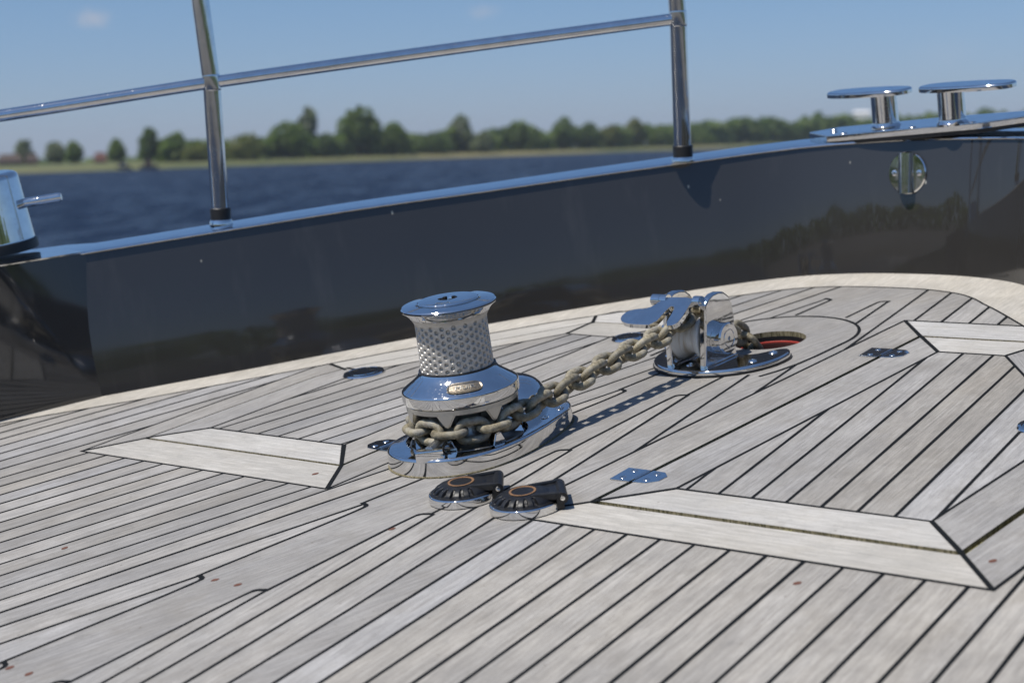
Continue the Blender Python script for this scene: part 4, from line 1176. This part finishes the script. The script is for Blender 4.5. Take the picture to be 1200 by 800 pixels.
TREES = [
 ('tall', 27, 163, 22, 2, 90, 'broadleaf_tree', 'hazy small tree at the far left of the bank, by the brown roof'),
 ('round', 67, 164, 24, 2, 60, 'broadleaf_tree', 'grey-green small tree, left of the close pair on the left bank'),
 ('round', 88, 163, 21, 0, 50, 'broadleaf_tree', 'darker small tree, right of the close pair on the left bank'),
 ('round', 138, 160, 21, 0, 40, 'broadleaf_tree', 'lone small tree standing just right of the red-roofed house'),
 ('tall', 174, 146, 21, 3, 25, 'columnar_tree', 'dark columnar tree, tallest one left of the left stanchion'),
 ('round', 205, 152, 30, 0, 25, 'broadleaf_tree', 'peaked tree between the dark columnar tree and the left stanchion'),
 ('bush', 232, 163, 42, 1, 18, 'shrub', 'olive bushes directly behind the left stanchion'),
 ('bush', 285, 153, 52, 1, 15, 'shrub', 'low rounded olive shrub just right of the left stanchion'),
 ('round', 336, 138, 50, 0, 22, 'broadleaf_tree', 'round green tree at the left of the big centre-left clump'),
 ('tall', 361, 122, 24, 2, 30, 'poplar_tree', 'thin grey poplar rising above the centre-left clump of trees'),
 ('bush', 381, 150, 24, 3, 14, 'shrub', 'dark bush between the grey poplar and the biggest round tree'),
 ('wide', 421, 121, 60, 0, 22, 'broadleaf_tree', 'biggest and broadest tree of the bank, right of the grey poplar'),
 ('round', 462, 138, 38, 0, 16, 'broadleaf_tree', 'green tree stepping down at the right of the biggest tree'),
 ('bush', 507, 150, 44, 3, 14, 'shrub', 'low dark bushes in the dip between the two centre clumps'),
 ('round', 540, 131, 36, 2, 24, 'willow_tree', 'pale grey-green willow right of the dip in the treeline'),
 ('bush', 566, 148, 30, 2, 12, 'shrub', 'small pale bush at the right foot of the grey willow'),
 ('wide', 609, 137, 58, 0, 20, 'broadleaf_tree', 'flat-topped dark tree in the middle of the photo'),
 ('round', 660, 133, 30, 0, 22, 'broadleaf_tree', 'pointed tree immediately right of the flat-topped middle tree'),
 ('round', 689, 138, 34, 3, 18, 'broadleaf_tree', 'dark rounded tree between pointed tree and the yellow-green trees'),
 ('round', 716, 141, 28, 1, 18, 'broadleaf_tree', 'yellow-green tree, third crown left of the right stanchion'),
 ('tall', 742, 134, 24, 1, 26, 'broadleaf_tree', 'narrow yellow-green tree, tallest just left of the right stanchion'),
 ('round', 773, 141, 36, 0, 18, 'broadleaf_tree', 'green tree touching the right stanchion on its left side'),
 ('bush', 820, 147, 40, 0, 22, 'shrub', 'low green shrub seen just right of the right stanchion'),
 ('round', 868, 133, 24, 3, 30, 'broadleaf_tree', 'single pointed tree above the low wood right of the right stanchion'),
]
for kind, px, ty, wpx, mi, db, nm, lab in TREES:
    make_tree(kind, px, ty, by(px) + 1.5, wpx, mi, db, nm, lab, G)
rg = random.Random(5)
bm = B(); cl = bm.loops.layers.float_color.new('tone')
def wood(px0, px1, topf, n, size, back):
    for _ in range(n):
        px = rg.uniform(px0, px1); d = shore_d(px) + back + rg.uniform(0, 18)
        hmax = max(1.0, topf(px)); z = WATER_Z + .85 + hmax * rg.random() ** .75
        p = on_bearing(px, d, z)
        q = Vector((rg.gauss(0, 1), rg.gauss(0, 1), rg.gauss(0, 1) + .4)).normalized(); a = q.orthogonal().normalized(); c = q.cross(a)
        s_ = size * rg.uniform(.6, 1.3); k = min(1, max(0, .5 + .9 * mnoise.noise(Vector((px * .05, d * .1, z * .3))) + rg.uniform(-.25, .25)))
        f = bm.faces.new([bm.verts.new(p + a * s_ * cos(x) + c * s_ * .7 * sin(x)) for x in (0, 1.2, 2.4, 3.6, 4.9)])
        for lp in f.loops: lp[cl] = (k, k, k, 1)
def hpx(base, amp, seed): return lambda px: (base + amp * mnoise.noise(Vector((px * .035, seed, 0))) + amp * .5 * mnoise.noise(Vector((px * .11, seed, 4)))) / 2140 * (shore_d(px) + 30)
wood(185, 800, hpx(23, 9, 1.0), 9500, .85, 22)
wood(800, 1320, hpx(27, 9, 2.0), 8000, 1.1, 26)
wood(-700, 40, hpx(8, 6, 3.0), 1500, .9, 120); wood(40, 185, hpx(4, 3, 3.0), 350, .7, 120)
def behind(px, d, z):
    a = math.atan2(-.67, -.71) + R(px); return Vector((CAMW.x + cos(a) * d, CAMW.y + sin(a) * d, z))
for _ in range(9000):  # unseen trees behind the camera, added to darken reflections in hull and chrome
    q_ = rg.uniform(-95, 95); d = 46 + 14 * mnoise.noise(Vector((q_ * .03, 7, 0))) + rg.uniform(0, 7); hm = 3.6 + 1.8 * mnoise.noise(Vector((q_ * .12, 2, 1)))
    p = behind(q_, d, WATER_Z + 1.2 + hm * rg.random() ** .8); q = Vector((rg.gauss(0, 1), rg.gauss(0, 1), rg.gauss(0, 1) + .4)).normalized(); a = q.orthogonal().normalized(); c = q.cross(a)
    s_ = .42 * rg.uniform(.6, 1.3); k = rg.random(); f = bm.faces.new([bm.verts.new(p + a * s_ * cos(x) + c * s_ * .7 * sin(x)) for x in (0, 1.2, 2.4, 3.6, 4.9)])
    for lp in f.loops: lp[cl] = (k, k, k, 1)
bm2 = B(); rows = []
for k in range(41):
    q_ = -100 + 5 * k; row = []
    for d, z in ((22, -.6), (23, .5), (26, 1.0), (60, 1.3), (300, 1.6)): row.append(bm2.verts.new(behind(q_, d + 6 * mnoise.noise(Vector((q_ * .03, 7, 0))), WATER_Z + z)))
    rows.append(row)
for a, c in zip(rows, rows[1:]):
    for k in range(4):
        f = bm2.faces.new((a[k], a[k + 1], c[k + 1], c[k])); f.normal_update()
        if f.normal.z < 0: f.normal_flip()
m, t, b = mat('unseen_shore_grey')  # unseen bank behind the camera, added so the steel mirrors a neutral grey
L(t, mixc(t, noise(t, objco(t), 1.2, 4), (0.07, 0.068, 0.064), (0.15, 0.145, 0.135)), b.inputs['Base Color']); b.inputs['Roughness'].default_value = 0.9
tag(obj('added_near_shore', bm2, m, None, world=True, base=tuple(behind(0, 30, WATER_Z))), kind='structure')
wd_ = obj('far_and_added_wood', bm, LEAF[0], None, world=True, base=tuple(on_bearing(600, 420, WATER_Z + 1.5)), smooth=0)
tag(wd_, 'low continuous wood and scrub along the far bank, with added unseen trees behind the camera', 'wood', None, 'stuff')

m, t, b = mat('plaster_white'); WHITEP = m
b.inputs['Base Color'].default_value = (0.72, 0.71, 0.69, 1); b.inputs['Roughness'].default_value = 0.8
def roofm(name, col):
    m, t, b = mat(name); L(t, mixc(t, noise(t, objco(t), 3, 3), col, tuple(v * .7 for v in col)), b.inputs['Base Color']); b.inputs['Roughness'].default_value = 0.85; return m
ROOFB, ROOFR, DARKB = roofm('roof_brown', (0.10, 0.070, 0.055)), roofm('roof_red', (0.17, 0.075, 0.055)), roofm('dark_hull', (0.022, 0.026, 0.035))
def house(px, back, wpx, wallh, roofh, wm, rm, name, label, cat):
    d = shore_d(px) + back; p = on_bearing(px, d, WATER_Z + 1.0); wd = wpx / 2140 * d; dp = wd * .6
    t = thing(name, label, cat, tuple(p), 0, None, world=True)
    v = on_bearing(px, 1) - CAMW; t.matrix_world = Matrix.Translation(p) @ Matrix.Rotation(math.atan2(v.y, v.x) - PI / 2, 4, 'Z')
    bm = B(); prism(bm, [(-wd / 2, -dp / 2), (wd / 2, -dp / 2), (wd / 2, dp / 2), (-wd / 2, dp / 2)], -.4, wallh); obj('wall', bm, wm, t, local=True, smooth=0)
    bm = B(); o = wd * .04
    add(bm, [(-wd / 2 - o, -dp / 2 - o, wallh - .05), (wd / 2 + o, -dp / 2 - o, wallh - .05), (wd / 2 + o, dp / 2 + o, wallh - .05), (-wd / 2 - o, dp / 2 + o, wallh - .05), (-wd / 2 + wd * .1, 0, wallh + roofh), (wd / 2 - wd * .1, 0, wallh + roofh)],
        [(0, 1, 5, 4), (2, 3, 4, 5), (1, 2, 5), (3, 0, 4), (3, 2, 1, 0)]); obj('roof', bm, rm, t, local=True, smooth=0)
    for k in (-1, 1):
        bm = B(); box(bm, (k * wd * .25, -dp / 2 - .02, wallh * .55), (wd * .12, .05, wallh * .4)); obj('window', bm, DARKB, t, local=True, smooth=0)
house(12, 70, 26, 1.0, 1.4, ROOFB, ROOFB, 'farmhouse', 'low brown-roofed farmhouse at the left end of the far bank', 'house')
house(38, 75, 14, 1.0, 1.3, ROOFR, ROOFB, 'farmhouse', 'small brown barn right of the hazy small tree at far left', 'house')
house(118, 55, 14, .7, 1.5, ROOFR, ROOFR, 'farmhouse', 'tiny red-roofed house left of the lone small tree', 'house')
house(1010, 110, 20, 9.6, .9, WHITEP, WHITEP, 'white_building', 'white flat building above the trees, behind the left bitt', 'building')
def boat(px, out, ln, label):
    d = shore_d(px) - out; p = on_bearing(px, d, WATER_Z); t = thing('moored_boat', label, 'boat', tuple(p), 0, 'boats moored at the far bank', world=True)
    v = on_bearing(px, 1) - CAMW; t.matrix_world = Matrix.Translation(p) @ Matrix.Rotation(math.atan2(v.y, v.x) - PI / 2, 4, 'Z')
    bm = B(); prism(bm, chaikin([(-ln / 2, -.7), (ln * .3, -.75), (ln / 2, 0), (ln * .3, .75), (-ln / 2, .7)], 1), -.25, .62, bev=.08); obj('hull', bm, DARKB, t, local=True)
    bm = B(); prism(bm, [(-ln * .25, -.5), (ln * .15, -.5), (ln * .15, .5), (-ln * .25, .5)], .6, 1.5, bev=.12); obj('cabin', bm, ROOFB if out > 3 else WATER, t, local=True)
boat(145, 2, 2.6, 'small dark boat moored below the lone small tree'); boat(175, 4, 3.2, 'small dark boat moored below the dark columnar tree')
# ---- two faint fair-weather clouds, part of the sky
for px, py, sz, st in ((108, 22, .011, .40), (566, 14, .009, .22), (1110, 62, .020, .05)):
    v = wray(px, py).normalized()
    tc = nt.nodes.new('ShaderNodeTexCoord')
    dist = N(nt, 'VectorMath', operation='SUBTRACT'); L(nt, tc.outputs['Generated'], dist.inputs[0]); dist.inputs[1].default_value = v
    mp = nt.nodes.new('ShaderNodeMapping'); mp.inputs['Scale'].default_value = (1, 1, 1.9); L(nt, dist.outputs[0], mp.inputs[0])
    nz = N(nt, 'TexNoise', Scale=220.0, Detail=3.0); L(nt, tc.outputs['Generated'], nz.inputs['Vector'])
    ln = N(nt, 'VectorMath', operation='LENGTH'); L(nt, mp.outputs[0], ln.inputs[0])
    ad = N(nt, 'Math', operation='MULTIPLY_ADD'); L(nt, nz.outputs['Fac'], ad.inputs[0]); ad.inputs[1].default_value = sz * 1.1; L(nt, ln.outputs['Value'], ad.inputs[2])
    mr = N(nt, 'MapRange', interpolation_type='SMOOTHSTEP'); L(nt, ad.outputs[0], mr.inputs[0]); mr.inputs[1].default_value = sz * 1.75; mr.inputs[2].default_value = sz * .5; mr.inputs[3].default_value = 0; mr.inputs[4].default_value = st
    src = bg.inputs['Color'].links[0].from_socket
    o = mixc(nt, mr.outputs[0], src, (7.5, 7.0, 7.2)); nt.links.new(o, bg.inputs['Color'])

# ================================================================= summer haze over the lake
def haze(density):
    m = bpy.data.materials.new('summer_haze'); m.use_nodes = True; t = m.node_tree; t.nodes.clear()
    v = t.nodes.new('ShaderNodeVolumePrincipled'); v.inputs['Density'].default_value = density; v.inputs['Color'].default_value = (0.86, 0.92, 1.0, 1); v.inputs['Anisotropy'].default_value = 0.2
    o = t.nodes.new('ShaderNodeOutputMaterial'); t.links.new(v.outputs[0], o.inputs['Volume'])
    bm = B(); box(bm, (0, 0, (WATER_Z - 5 + 40) / 2), (5200, 5200, 40 - WATER_Z + 5))
    tag(obj('haze', bm, m, None, world=True, smooth=0), kind='stuff')
HZ = 0.00022
if HZ: haze(HZ)
